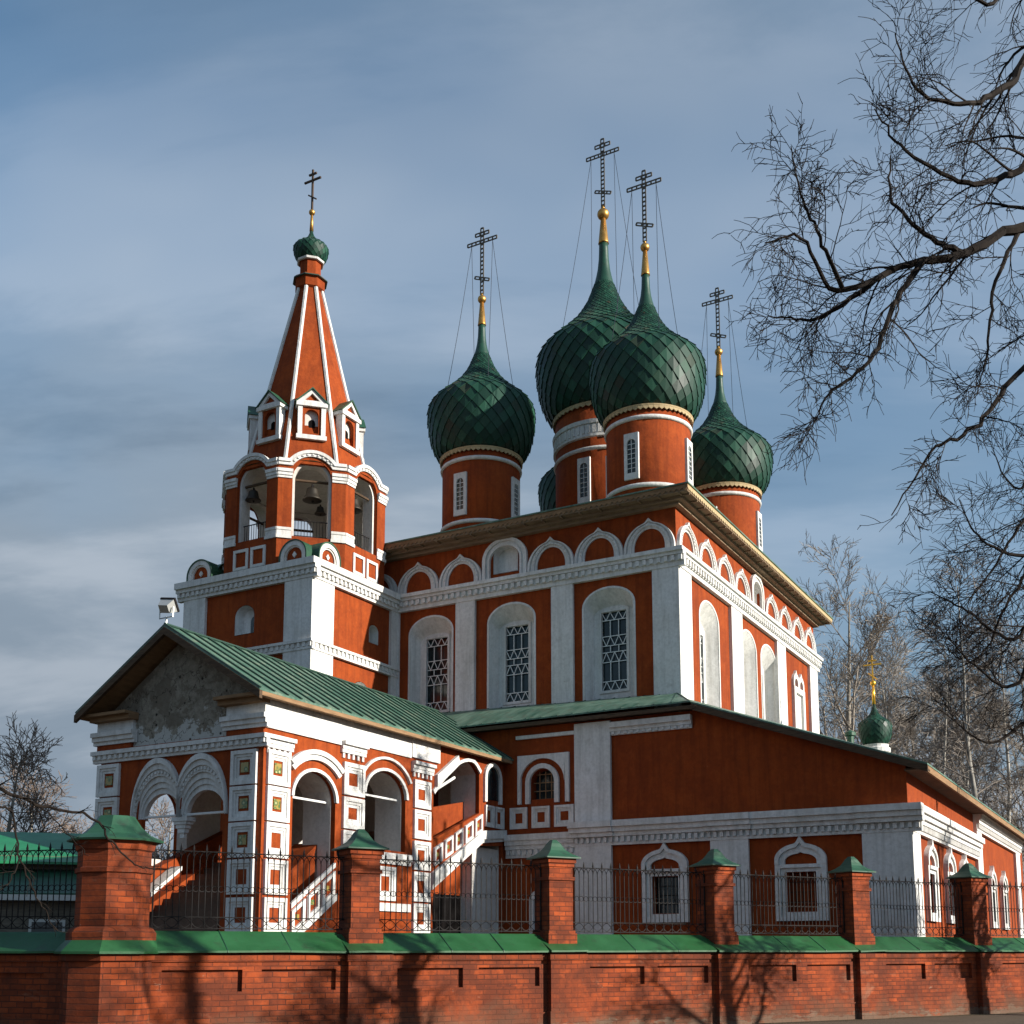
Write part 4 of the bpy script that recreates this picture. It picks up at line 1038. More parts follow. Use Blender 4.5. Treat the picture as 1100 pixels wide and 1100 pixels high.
for w, z0, z1 in ((0.27, 4.98, 5.09), (0.22, 4.90, 4.98), (0.17, 4.80, 4.90), (0.12, 4.68, 4.80), (0.07, 4.55, 4.68)):
    m_.box((PU+0.15-w*0.6, 15.86-w, z0), (PU+0.15+w*0.6, 15.86+w, z1))
part(m_, 'pendant', 'white', porch)
m_ = MB(); m_.tube([pw(14.3, 5.16, -0.2), pw(17.6, 5.16, -0.2)], 0.035, 6); part(m_, 'tie_rod', 'grille', porch)
# cornices of the front
fb = [(6.72, 6.80, 0.08), (6.80, 6.93, 0.10), (6.93, 7.04, 0.18)]
m_ = MB(); cornice(m_, PV0-0.175, PV1+0.1, fb, pw, (6.81, 6.92, 0.15, 0.2, 0.1)); part(m_, 'cornice', 'white', porch)
for a, b in ((PV0-0.155, 14.42), (17.55, PV1+0.12)):
    m_ = MB(); cornice(m_, a, b, [(7.22, 7.32, 0.08), (7.32, 7.44, 0.14), (7.44, 7.56, 0.20)], pw); m_.rbox(a+0.1, b-0.1, 7.56, 7.86, -0.3, 0.05, pw); part(m_, 'cornice', 'white', porch)
    m_ = MB(); m_.rbox(max(a, PV0-0.12), min(b, PV1+0.10), 7.96, 8.04, -0.2, 0.45, pw); m_.rbox(max(a, PV0-0.08), min(b, PV1+0.08), 7.84, 7.96, -0.1, 0.28, pw); part(m_, 'eave_return', 'tan', porch)
    m_ = MB(); m_.rbox(a+0.15, b-0.1, 7.04, 7.22, -0.05, 0.03, pw); part(m_, 'frieze', 'red', porch)
# square panels on the front pillars with glazed tiles
PZ = [(5.79, 6.67), (4.87, 5.75), (3.95, 4.83), (3.03, 3.90), (2.08, 2.95)]
def panel_stack(h0, h1, zs, mp, tiles=3):
    for i, (z0, z1) in enumerate(zs):
        m_ = MB(); square_panel(m_, h0, h1, z0, z1, mp, 0.08); o = part(m_, 'square_panel', 'white', porch)
        if i < tiles:
            c, z = (h0+h1)/2, (z0+z1)/2; w = (h1-h0)*0.15
            m_ = MB(); m_.rbox(c-w, c+w, z-w, z+w, -0.01, 0.022, mp); part(m_, 'glazed_tile', 'tile', o)
panel_stack(13.26, 14.10, PZ, pw); panel_stack(18.08, 18.92, PZ, pw)
panel_stack(-11.95, -11.10, PZ, ps, 2)
PZ2 = [(5.88, 6.78), (4.95, 5.82), (4.02, 4.90), (3.08, 3.96), (2.15, 3.02)]
panel_stack(-8.87, -7.93, PZ2, ps, 0)
PZ3 = [(5.88, 6.72), (4.95, 5.82), (4.02, 4.88), (3.08, 3.96), (2.15, 3.02)]
panel_stack(-5.46, -4.58, PZ3, ps, 0)
m_ = MB(); square_panel(m_, -7.30, -6.35, 3.05, 4.02, ps, 0.07); part(m_, 'square_panel', 'white', porch)
m_ = MB(); m_.rbox(-7.85, -5.6, 4.10, 4.22, -0.05, 0.06, ps); m_.rbox(-7.85, -5.6, 4.22, 4.42, -0.05, 0.11, ps); part(m_, 'window_sill', 'white', porch)
m_ = MB(); m_.rbox(-7.85, -5.6, 2.75, 2.98, -0.05, 0.07, ps); part(m_, 'string_course', 'white', porch)
# pillar capitals, frieze and archivolts on the sunny side
for a, b, z in ((PU+0.035, -11.0, 6.72), (-8.98, -7.9, 7.03), (-5.57, -4.45, 6.95)):
    m_ = MB(); cornice(m_, a, b, [(z, z+0.10, 0.08), (z+0.1, z+0.22, 0.10), (z+0.22, z+0.32, 0.18)], ps, (z-0.14, z, 0.05, 0.2, 0.09)); part(m_, 'capital', 'white', porch)
for a, b, z0, d in ((PU-0.04, -9.0, 7.22, 0.06), (-8.995, -5.62, 7.34, 0.05), (-5.61, -4.1, 7.38, 0.075)):
    m_ = MB(); m_.rbox(a, b, z0, 8.0, -0.03, d, ps); part(m_, 'frieze', 'white', porch)
def arc_band(c, r0, r1, zs, k, a0, a1, mp, d, n=16):
    po = [(c + r0*cos(a0+(a1-a0)*i/n), zs + r0*k*sin(a0+(a1-a0)*i/n)) for i in range(n+1)]
    pi2 = [(c + r1*cos(a0+(a1-a0)*i/n), zs + r1*k*sin(a0+(a1-a0)*i/n)) for i in range(n+1)]
    m_ = MB(); m_.ring(po, pi2, -0.03, d, mp); return m_
part(arc_band(-10.03, 0.97, 0.87, 5.6, 0.85, 0, pi, ps, 0.05), 'archivolt', 'white', porch)
m_ = arc_band(-10.03, 1.38, 1.22, 5.55, 0.90, 0.72, pi-0.72, ps, 0.09)
q_ = arc_band(-10.03, 1.52, 1.38, 5.55, 0.90, 0.76, pi-0.76, ps, 0.14); m_.add(q_.v, q_.f)
part(m_, 'archivolt', 'white', porch)
part(arc_band(-6.85, 1.10, 0.99, 6.05, 0.74, 0, pi, ps, 0.06), 'archivolt', 'white', porch)
part(arc_band(-6.85, 1.36, 1.27, 6.10, 0.80, 0.45, pi-0.45, ps, 0.09), 'archivolt', 'white', porch)
for L0, cut in ((creeping(-4.36, -1.66, 5.0, 6.08, 6.40, 7.70, 7.38, -2.2), 1),):
    inn = L0[1:-1]
    cxm, czm = -2.9, 6.3
    out = [(cxm+(p[0]-cxm)*1.06, p[1]+0.11) for p in inn]
    m_ = MB(); m_.ring(out, inn, -0.03, 0.06, ps); part(m_, 'archivolt', 'white', porch)
m_ = MB()
m_.ring([(-4.30, 7.0), (-3.1, 7.78)], [(-4.30, 6.62), (-3.0, 7.52)], -0.03, 0.12, ps); part(m_, 'arch_moulding', 'white', porch)
for p_, q_, r_ in (((-4.3, 6.38), (-2.7, 7.15), 0.05), ((-10.95, 5.62), (-9.1, 5.62), 0.035), ((-7.9, 6.05), (-5.8, 6.05), 0.035)):
    m_ = MB(); m_.tube([ps(*p_, -0.3), ps(*q_, -0.3)], r_, 6); part(m_, 'tie_rod', 'grille', porch)
# stair parapets climbing along the side
def slope_panels(h0, h1, z0, z1, n, w, hgt, mp, tiles=True):
    for i in range(n):
        h = h0 + (h1-h0)*(i+0.5)/n; z = z0 + (z1-z0)*(i+0.5)/n; k = (z1-z0)/(h1-h0)
        a = [(h-w/2, z-hgt/2-k*w/2), (h+w/2, z-hgt/2+k*w/2), (h+w/2, z+hgt/2+k*w/2), (h-w/2, z+hgt/2-k*w/2)]
        t = w*0.20; b = [(h-w/2+t, z-hgt/2-k*(w/2-t)+t), (h+w/2-t, z-hgt/2+k*(w/2-t)+t), (h+w/2-t, z+hgt/2+k*(w/2-t)-t), (h-w/2+t, z+hgt/2-k*(w/2-t)-t)]
        m_ = MB(); m_.ring(a, b, -0.02, 0.07, mp, True); o = part(m_, 'stair_panel', 'white', porch)
        if tiles:
            q = w*0.13; m_ = MB(); m_.rbox(h-q, h+q, z-q, z+q, -0.01, 0.02, mp); part(m_, 'glazed_tile', 'tile', o)
slope_panels(-10.93, -9.12, 2.30, 3.48, 3, 0.52, 0.62, ps)
m_ = MB(); m_.ring([(-10.9, 1.98), (-9.1, 3.16)], [(-10.9, 1.80), (-9.1, 2.98)], -0.03, 0.09, ps); part(m_, 'string_course', 'white', porch)
m_ = MB(); m_.ring([(-10.9, 2.83), (-9.14, 3.98)], [(-10.9, 2.70), (-9.14, 3.86)], -0.03, 0.05, ps); part(m_, 'string_course', 'white', porch)
slope_panels(-4.42, -1.45, 4.42, 5.82, 5, 0.46, 0.56, ps)
m_ = MB()
m_.ring([(-4.45, 3.98), (-1.5, 5.52), (-0.04, 5.66)], [(-4.45, 3.62), (-1.5, 5.24), (-0.04, 5.38)], -0.03, 0.12, ps)
m_.ring([(-4.45, 3.62), (-1.5, 5.24), (-0.04, 5.38)], [(-4.45, 3.46), (-1.5, 5.12), (-0.04, 5.28)], -0.03, 0.06, ps)
part(m_, 'string_course', 'white', porch)
m_ = MB()
m_.ring(arch(-0.85, 0.56, 6.5, 7.3, 0.56, 12), arch(-0.85, 0.42, 6.5, 7.3, 0.42, 12), -0.02, 0.09, ps); wo_ = part(m_, 'window', 'white', porch)
m_ = MB(); m_.prism([arch(-0.85, 0.42, 6.6, 7.3, 0.42, 12)], -0.02, 0.02, ps); part(m_, 'glass', 'glass', wo_)
for a, b in ((-1.32, -0.78), (-0.66, -0.12)):
    m_ = MB(); square_panel(m_, a, b, 5.68, 6.40, ps); part(m_, 'square_panel', 'white', porch)
# stairs inside
m_ = MB()
n = 13
for i in range(n): m_.box((PU-0.55+i*0.30, 14.5, 0), (PU-0.55+(i+1)*0.30 + (0.0 if i < n-1 else 3.4), 17.6, 1.75+(i+1)*0.185))
for i in range(8): m_.box((-5.3+i*0.32, 14.0, 3.3), (-5.3+(i+1)*0.32 + (0 if i < 7 else 2.0), 18.4, 4.16+(i+1)*0.17))
part(m_, 'stairs', 'stone_step', porch)
for v0, v1, uu, dz in ((13.66, 14.5, PU+0.2, 0.0), (17.6, 18.4, PU-0.5, 0.42)):
    m_ = MB(); m_.prism([[(uu, 0), (-9.1, 0), (-9.1, 4.55-dz), (uu, 2.55-dz)]], v0, v1, lambda h, z, d: (h, d, z)); part(m_, 'stair_wall', 'red', porch)
m_ = MB(); m_.prism([[(PU-0.55, 2.13), (-10.2, 3.87), (-10.2, 3.98), (PU-0.55, 2.26)]], 17.55, 18.0, lambda h, z, d: (h, d, z)); part(m_, 'stair_coping', 'white', porch)
m_ = MB(); m_.box((-1.75, PV0+0.2, 0), (-0.06, PV0+0.9, 5.0)); part(m_, 'undercroft_pier', 'inner_white', porch)
m_ = MB(); m_.box((-4.34, PV0+0.60, 0), (-1.78, PV0+0.66, 4.95)); part(m_, 'undercroft_shade_sheet', 'dark', porch)  # dark sheet added to stand for the deep shade under the stair
m_ = MB(); m_.prism([[(-4.34, 3.4), (-0.8, 3.4), (-0.8, 6.75), (-1.6, 6.5), (-4.34, 5.95)]], PV0+0.58, PV0+0.75, lambda h, z, d: (h, d, z)); part(m_, 'stair_parapet', 'red', porch)
m_ = MB(); m_.prism([[(PU+0.62, 0), (-5.4, 0), (-5.4, 5.9), (-7.0, 5.6), (PU+0.62, 3.55)]], 18.05, 18.42, lambda h, z, d: (h, d, z)); part(m_, 'stair_wall', 'red', porch)
# roof
RZ, EZr = 10.12, 8.06
pe0, pe1, pu0, pu1 = PV0-0.36, PV1+0.26, PU-0.62, 0.4
mid = 16.04
m_ = MB()
for e_, z in ((pe0, EZr), (pe1, EZr)):
    q_ = slab([(pu0, e_, z), (pu1, e_, z), (pu1, mid, RZ), (pu0, mid, RZ)], 0.05); m_.add(q_.v, q_.f)
ro = part(m_, 'roof', 'porch_roof', porch)
m_ = MB()
n = 25
for e_ in (pe0, pe1):
    for i in range(n+1):
        u = pu0+0.03 + (pu1-pu0-0.06)*i/n
        k = (RZ-EZr)/(mid-e_)
        m_.tube([(u, e_, EZr+0.02), (u, mid, RZ+0.02)], 0.038, 4)
m_.tube([(pu0, mid, RZ+0.03), (pu1, mid, RZ+0.03)], 0.04, 5)
part(m_, 'roof_seams', 'seam', ro)
m_ = MB()
for e_ in (pe0, pe1):
    s = 1 if e_ < mid else -1
    q_ = slab([(pu0-0.02, e_-s*0.02, EZr-0.05), (pu0+0.08, e_-s*0.02, EZr-0.05), (pu0+0.08, mid, RZ-0.05), (pu0-0.02, mid, RZ-0.05)], 0.20); m_.add(q_.v, q_.f)
part(m_, 'barge_board', 'eave_wood', porch)
m_ = MB()
for e_ in (pe0, pe1):
    s = 1 if e_ < mid else -1
    q_ = slab([(pu0+0.08, e_, EZr-0.09), (pu1-1, e_, EZr-0.09), (pu1-1, mid, RZ-0.09), (pu0+0.08, mid, RZ-0.09)], 0.05); m_.add(q_.v, q_.f)
part(m_, 'soffit', 'tan', porch)
m_ = MB(); m_.box((pu0+0.05, pe0-0.01, EZr-0.16), (-0.1, pe0+0.06, EZr-0.055)); m_.box((pu0+0.05, pe0+0.06, EZr-0.13), (-0.1, PV0-0.1, EZr-0.09)); part(m_, 'fascia', 'tan', porch)
PORG = (0, 0, 0)

# floodlight on the gable peak
fl = thing('floodlight', 'square metal floodlight tilted on the peak of the porch gable', 'floodlight', CW(pu0+0.05, mid, (RZ+0.05)*ZSC), ROT)
m_ = MB(); m_.tube([(0, 0, 0), (0, 0, 0.18)], 0.025, 6); m_.tube([(0, -0.24, 0.42), (0, -0.24, 0.16), (0, 0.24, 0.16), (0, 0.24, 0.42)], 0.02, 5); m_.build('bracket', M['steel'], fl)
Rm = Matrix.Rotation(radians(-38), 4, 'Y') @ Matrix.Rotation(radians(10), 4, 'X')
def rot_mb(m, mat, off): m.v = [tuple(mat @ Vector(p) + Vector(off)) for p in m.v]; return m
m_ = MB(); a = [(-0.13, -0.15, -0.11), (-0.13, 0.15, -0.11), (-0.13, 0.15, 0.11), (-0.13, -0.15, 0.11)]; b = [(0.14, -0.22, -0.18), (0.14, 0.22, -0.18), (0.14, 0.22, 0.18), (0.14, -0.22, 0.18)]
m_.add(a+b, [(0, 1, 2, 3), (0, 4, 5, 1), (1, 5, 6, 2), (2, 6, 7, 3), (3, 7, 4, 0), (4, 7, 6, 5)]); rot_mb(m_, Rm, (0, 0, 0.44)).build('housing', M['steel'], fl)
m_ = MB(); m_.box((0.142, -0.19, -0.15), (0.15, 0.19, 0.15)); rot_mb(m_, Rm, (0, 0, 0.44)).build('lamp_glass', M['lampglass'], fl)
m_ = MB()
for z in (-0.19, 0.17): m_.box((0.11, -0.235, z), (0.17, 0.235, z+0.03))
for y in (-0.235, 0.205): m_.box((0.11, y, -0.16), (0.17, y+0.03, 0.17))
rot_mb(m_, Rm, (0, 0, 0.44)).build('rim', M['iron'], fl)

# ------------------------------------------------------------------ street fence
def fpt(x, y=0.0, z=0.0): q = F0 + FD*x - FN*y; return Vector((q.x, q.y, z))     # y < 0 is towards the street
K0, K1 = -1, 8
wall = thing('brick_wall', 'long brick wall with green coping along the street under the pillars', 'wall', fpt(0), FROT)
YF = -0.42
m_ = MB()
x0, x1 = K0*FS, K1*FS
fm = lambda h, z, d: (h, YF - d, z)
loops = [rect(x0, x1, -0.3, 1.56)]
for k in range(K0, K1):
    a = k*FS + 0.62; b = (k+1)*FS - 0.62; w = (b-a-0.35)/2
    for s in (a, a+w+0.35): loops.append(rect(s, s+w, 0.92, 1.30))
m_.prism(loops, -0.16, 0, fm)
m_.prism([rect(x0, x1, -0.3, 1.63)], -0.5, -0.08, fm)
m_.rbox(x0, x1, 1.44, 1.56, 0, 0.035, fm); m_.rbox(x0, x1, -0.3, 0.40, 0, 0.03, fm)
m_.build('wall', M['brick'], wall)
for k in range(K0+1, K1):
    m_ = MB(); c = k*FS
    m_.rbox(c-0.43, c+0.43, -0.3, 1.55, -0.05, 0.14, fm); m_.rbox(c-0.46, c+0.46, 1.44, 1.555, 0.0, 0.165, fm); m_.rbox(c-0.46, c+0.46, -0.3, 0.42, 0.0, 0.165, fm)
    m_.build('pier', M['brick'], wall)
def coping(m, a, b, yf, zf, yb, zb, yb2):
    n = max(2, int((b-a)/0.9)); R_ = random.Random(int(a*7)); V = []; Fc = []
    for i in range(n+1):
        x = a+(b-a)*i/n; j = R_.uniform(-0.012, 0.012)
        V += [(x, yf, zf-0.035+j), (x, yf, zf+j), (x, yb, zb+j*0.5), (x, yb2, zf), (x, yb2, zf-0.035)]
    for i in range(n):
        for q in range(4): Fc.append((i*5+q, i*5+5+q, i*5+6+q, i*5+1+q))
        Fc.append((i*5+4, i*5+9, i*5+5, i*5))
    Fc += [(0, 1, 2, 3, 4), tuple(n*5+q for q in (4, 3, 2, 1, 0))]
    m.add(V, Fc)
for k in range(K0, K1):
    m_ = MB(); coping(m_, k*FS+0.45, (k+1)*FS-0.455, YF-0.14, 1.625, 0.0, 1.97, 0.42); cp_ = m_.build('coping', M['coping'], wall)
    m_ = MB()
    for q_ in (0.36, 0.69):
        x_ = k*FS+0.45 + (FS-0.9)*q_; m_.tube([(x_, YF-0.145, 1.60), (x_, YF-0.142, 1.63), (x_, 0.0, 1.978)], 0.010, 4)
    m_.build('lap_joint', M['cap_green'], cp_)
    if k > K0:
        m_ = MB(); coping(m_, k*FS-0.45, k*FS+0.445, YF-0.20, 1.63, 0.0, 1.94, 0.42); m_.build('coping', M['coping'], wall)
# pillars
def make_pillar(label):
    t = thing('fence_pillar', label, 'fence pillar', fpt(0), FROT, 'brick pillars along the street fence')
    m_ = MB(); h = 0.29
    for w, a, b in ((0.35, 1.55, 1.98), (0.325, 1.98, 2.05), (0.29, 2.05, 3.08), (0.325, 3.08, 3.15), (0.29, 3.15, 3.36), (0.315, 3.36, 3.44), (0.345, 3.44, 3.54)):
        m_.box((-w, -w, a), (w, w, b))
    m_.build('shaft', M['brick_pillar'], t)
    m_ = MB(); L = []
    for i in range(6):
        q = i/5; w = 0.42*(1-q)**1.0*(1-0.35*sin(pi*q)*0.9) + 0.05*q; z = 3.54+0.02 + 0.38*q
        L.append((w, z))
    V = [(s*w, t_*w, z) for w, z in [(0.42, 3.535)] + L for s, t_ in ((-1, -1), (1, -1), (1, 1), (-1, 1))]
    n = len(L)+1; Fc = [(0, 3, 2, 1), tuple((n-1)*4+i for i in range(4))]
    for i in range(n-1):
        for j in range(4): Fc.append((i*4+j, i*4+(j+1) % 4, (i+1)*4+(j+1) % 4, (i+1)*4+j))
    m_.add(V, Fc); m_.build('cap', M['cap_green'], t)
    return t
PL = ['square brick pillar darkened by tree shade before the porch side', 'brick pillar in front of the stair arch and the gallery door', 'brick pillar between the two keel arched gallery windows',
      'brick pillar before the white corner of the gallery', 'brick pillar in front of the sunny gallery windows', 'brick pillar farthest along the wall past the sunny gallery', 'brick pillar far down the wall', 'brick pillar at the far end of the wall']
p0 = make_pillar(PL[0])
for k in range(1, K1):
    if k <= 4: dup(p0, fpt(k*FS), FROT, PL[k])
# corner pillar, larger and eight sided
cp = thing('fence_pillar', 'big eight sided corner pillar with a wide green cap', 'fence pillar', fpt(-FS-0.15), FROT, 'brick pillars along the street fence')
m_ = MB(); R8 = 1/cos(pi/8)
m_.lathe([(0.80*R8, 1.55), (0.80*R8, 1.93), (0.74*R8, 2.0), (0.66*R8, 2.03), (0.66*R8, 2.92), (0.70*R8, 2.94), (0.70*R8, 3.01), (0.66*R8, 3.03), (0.66*R8, 3.30), (0.70*R8, 3.33), (0.74*R8, 3.47)], 0, 0, 8, pi/8); m_.build('shaft', M['brick_pillar'], cp)
m_ = MB(); m_.lathe([(0.86*R8, 3.47), (0.87*R8, 3.50), (0.62*R8, 3.60), (0.46*R8, 3.74), (0.33*R8, 3.92), (0.05, 3.93)], 0, 0, 8, pi/8); m_.build('cap', M['cap_green'], cp)
m_ = MB(); m_.lathe([(0.88*R8, -0.3), (0.88*R8, 0.42), (0.84*R8, 0.44), (0.84*R8, 1.44), (0.9*R8, 1.47), (0.9*R8, 1.57)], 0, 0, 8, pi/8); m_.build('pier', M['brick'], cp)
m_ = MB(); m_.lathe([(1.0*R8, 1.58), (1.0*R8, 1.62), (0.74*R8, 1.86), (0.1, 1.87)], 0, 0, 8, pi/8); m_.build('coping', M['coping'], cp)
cp.scale = (0.86, 0.86, 1.0)
# iron panels
def iron_panel(Lx, loc, rz, label):
    t = thing('iron_fence_panel', label, 'fence panel', loc, rz, 'wrought iron panels between the pillars')
    m_ = MB(); n = int(round(Lx/0.235)); sp = Lx/n; r = 0.0095
    x0 = -Lx/2
    for i in range(n+1):
        x = x0+i*sp
        if i < n or True:
            m_.tube([(x, 0, 2.0), (x, 0, 3.42)], r, 4); m_.tube([(x, 0, 3.36), (x, 0, 3.42), (x, 0, 3.52)], [0.012, 0.022, 0.002], 4)
        if i < n: m_.tube([(x+sp/2, 0, 2.2), (x+sp/2, 0, 3.24)], r, 4)
    m_.build('bars', M['iron'], t)
    m_ = MB()
    for z in (2.02, 2.22): m_.tube([(x0, 0, z), (x0+Lx, 0, z)], 0.012, 4)
    m_.tube([(x0, 0, 3.385), (x0+Lx, 0, 3.385)], 0.010, 4)
    m_.tube([(x0, 0, 1.9), (x0, 0, 3.45)], 0.018, 4); m_.tube([(x0+Lx, 0, 1.9), (x0+Lx, 0, 3.45)], 0.018, 4)
    m_.build('rails', M['iron'], t)
    m_ = MB()
    for i in range(n*2-1):            # interlaced arches at the top
        c = x0+(i+1)*sp/2
        m_.tube([(c+sp/2*cos(pi*q/8), 0.006*(1 if i % 2 else -1), 3.24+0.14*sin(pi*q/8)) for q in range(9)], 0.0085, 3)
    m_.build('top_arches', M['iron'], t); m_ = MB()
    for i in range(n*2):              # row of rings
        c = x0+(i+0.5)*sp/2
        if i % 2 == 0 or True:
            m_.tube([(c+0.054*cos(2*pi*q/10), 0.01, 2.72+0.054*sin(2*pi*q/10)) for q in range(11)], 0.0075, 3)
    m_.build('ring_row', M['iron'], t); m_ = MB()
    for i in range(n):                # scrolls at the foot
        c = x0+(i+0.5)*sp
        for s in (1, -1):
            m_.tube([(c-sp*0.5+sp*q/8, 0.012, 2.12+s*0.085*sin(pi*q/8)) for q in range(9)], 0.0085, 3)
    m_.build('foot_scrolls', M['iron'], t)
    return t
IL = ['iron fence panel before the porch stairs', 'iron fence panel before the arch under the porch stair', 'iron fence panel before the dark barred gallery window', 'iron fence panel before the blind red gallery window',
      'iron fence panel crossing the white gallery corner', 'iron fence panel at the far sunny end of the gallery']
ip = iron_panel(FS-0.74, fpt(-0.5*FS+0.16, 0.02), FROT, IL[0])
ipn = iron_panel(FS-0.62, fpt(0.5*FS, 0.02), FROT, IL[1])
for k in range(1, 5): dup(ipn, fpt((k+0.5)*FS, 0.02), FROT, IL[k+1])
# left wing beyond the corner pillar
WD = Vector((-0.966, 0.26, 0)).normalized(); WROT = atan2(-WD.y, -WD.x)
wl = thing('brick_wall', 'short stretch of shaded brick wall left of the corner pillar', 'wall', fpt(-FS), WROT)
m_ = MB(); wfm = lambda h, z, d: (h, YF - d, z)
m_.prism([rect(-9, -0.4, -0.3, 1.56), rect(-4.6, -1.15, 0.5, 1.25)], -0.10, 0, wfm); m_.prism([rect(-9, -0.4, -0.3, 1.63)], -0.5, -0.06, wfm)
m_.rbox(-9, -0.4, 1.44, 1.56, 0, 0.035, wfm); m_.rbox(-9, -0.4, -0.3, 0.40, 0, 0.03, wfm); m_.build('wall', M['brick'], wl)
m_ = MB(); coping(m_, -9, -0.5, YF-0.14, 1.63, 0.0, 1.96, 0.42); m_.build('coping', M['coping'], wl)
wq = fpt(-FS) + WD*2.65
iron_panel(3.75, wq, WROT, 'shaded iron fence panel left of the corner pillar')

# ------------------------------------------------------------------ neighbouring house at the left edge
hs = thing('outbuilding', 'low outbuilding with bright green sheet roof beyond the left fence', 'outbuilding', (-21.5, 46, 0), radians(14))
m_ = MB(); m_.box((-7, -3, 0), (5.2, 3, 5.1)); m_.build('wall', M['shed_wall'], hs)
m_ = MB(); m_.prism([[(-3, 5.1), (3, 5.1), (0, 6.1)]], 0, 0.12, lambda h, z, d: (5.2+d-0.1, h, z)); m_.build('gable', M['shed_white'], hs)
m_ = MB()
for s_ in (-1, 1):
    q_ = slab([(-7.5, s_*3.6, 4.85), (5.7, s_*3.6, 4.85), (5.7, 0, 6.25), (-7.5, 0, 6.25)], 0.09); m_.add(q_.v, q_.f)
m_.build('roof', M['shed_green'], hs)
m_ = MB(); q_ = slab([(-7, -5.9, 3.6), (5.3, -5.9, 3.6), (5.3, -3.02, 4.6), (-7, -3.02, 4.6)], 0.08); m_.add(q_.v, q_.f); m_.build('lean_to_roof', M['cap_green'], hs)
m_ = MB(); m_.box((-6.9, -5.98, 3.34), (5.36, -5.88, 3.54)); m_.build('fascia', M['shed_white'], hs)
m_ = MB(); m_.box((-6.8, -5.5, 0), (5.1, -3.0, 3.5)); m_.build('lean_to_wall', M['shed_wall'], hs)
for x in (-4.2, -1.4, 1.4, 4.0):
    m_ = MB(); m_.box((x-0.6, -5.56, 1.3), (x+0.6, -5.47, 2.7)); wob = m_.build('window', M['shed_white'], hs)
    m_ = MB(); m_.box((x-0.5, -5.58, 1.4), (x+0.5, -5.54, 2.6)); m_.build('pane', M['glass'], wob)

# ------------------------------------------------------------------ trees
def wander(rng, p, d, L, r0, r1, seg, gn, bias):
    n = max(2, int(round(L/seg))); P = [p.copy()]; R = [r0]; d = d.normalized(); D = [d]
    for i in range(n):
        d = (d + Vector((rng.gauss(0, gn), rng.gauss(0, gn), rng.gauss(0, gn))) + bias*(i/n)).normalized()
        p = p + d*(L/n); P.append(p); R.append(r0 + (r1-r0)*(i+1)/n); D.append(d)
    return P, R, D
def sidestep(rng, d, ang):
    ax = d.orthogonal().normalized(); ax.rotate(Quaternion(d, rng.uniform(0, 2*pi)))
    q = d.copy(); q.rotate(Quaternion(ax, ang)); return q
def ramify(rng, mb, P, R, D, lvl, prm):
    """prm[lvl] = (children, angle range, length range, radius ratio, seg, gnarl, bias z, start)"""
    if lvl >= len(prm): return
    cnt, (a0, a1), (l0, l1), rr, seg, gn, bz, st = prm[lvl]
    n = len(P)-1
    for i in range(cnt):
        t = st + (1-st)*(i+rng.random())/cnt; f = t*n; k = min(n-1, int(f)); w = f-k
        p = P[k].lerp(P[k+1], w); r = R[k]+(R[k+1]-R[k])*w
        d = sidestep(rng, D[k+1], radians(rng.uniform(a0, a1)))
        L = rng.uniform(l0, l1)*(1-(0.68 if lvl == 0 else 0.45)*t)
        rc = max(prm_min[0], r*rr)
        P2, R2, D2 = wander(rng, p, d, L, rc, max(prm_min[0]*0.7, rc*0.35), seg, gn, Vector((0, 0, bz)))
        mb.tube(P2, R2, 5 if rc > 0.06 else (4 if rc > 0.02 else 3))
        ramify(rng, mb, P2, R2, D2, lvl+1, prm)
prm_min = [0.012]
def bare_tree(name, seed, h, r, lean, prm, m_tr, m_tw, label, group, loc, trunk_gn=0.03, rmin=0.016):
    prm_min[0] = rmin
    rng = random.Random(seed)
    t = thing(name, label, 'tree', loc, 0, group)
    tr = MB(); P, R, D = wander(rng, Vector((0, 0, -0.2)), Vector((lean[0], lean[1], 1)), h, r, r*0.12, 1.0, trunk_gn, Vector((0, 0, 0.1)))
    R[0] = r*1.35
    tr.tube(P, R, 9); tr.build('trunk', M[m_tr], t, smooth=True)
    cr = MB(); ramify(rng, cr, P, R, D, 0, prm); cr.build('crown', M[m_tw], t, fix=False)
    return t
POP = [(18, (26, 55), (8.0, 14.0), 0.58, 0.7, 0.07, 0.30, 0.20), (9, (25, 52), (2.2, 4.6), 0.55, 0.5, 0.09, 0.15, 0.2), (6, (25, 55), (0.9, 1.9), 0.6, 0.4, 0.10, 0.10, 0.1), (3, (20, 50), (0.5, 0.9), 0.7, 0.4, 0.1, 0.0, 0.2)]
BIR = [(20, (35, 62), (3.5, 6.0), 0.42, 0.6, 0.08, 0.05, 0.2), (8, (25, 60), (1.2, 2.4), 0.55, 0.4, 0.10, -0.12, 0.15), (4, (20, 55), (0.8, 1.6), 0.6, 0.35, 0.08, -0.35, 0.1), (3, (15, 40), (0.6, 1.2), 0.7, 0.4, 0.06, -0.45, 0.2)]
def ray(px, Y): return Vector(((px-550)/1280*Y, Y, 0))
g_ = 'bare trees beyond the church'
t1 = bare_tree('poplar_tree', 11, 27, 0.38, (0.02, 0), POP, 'pale_bark', 'pale_twig', 'tall pale bare tree rising behind the small gilt cross', g_, ray(930, 82), 0.03, 0.02)
t2 = bare_tree('birch_tree', 23, 22, 0.22, (0.03, 0), BIR, 'birch', 'birch_twig', 'slender white stemmed birch right of the small cupola', g_, ray(1003, 78), 0.03, 0.018)
t3 = bare_tree('poplar_tree', 37, 25, 0.34, (-0.06, 0.02), POP, 'pale_bark', 'pale_twig', 'bare tree standing close behind the church east wall', g_, ray(893, 92), 0.05, 0.02)
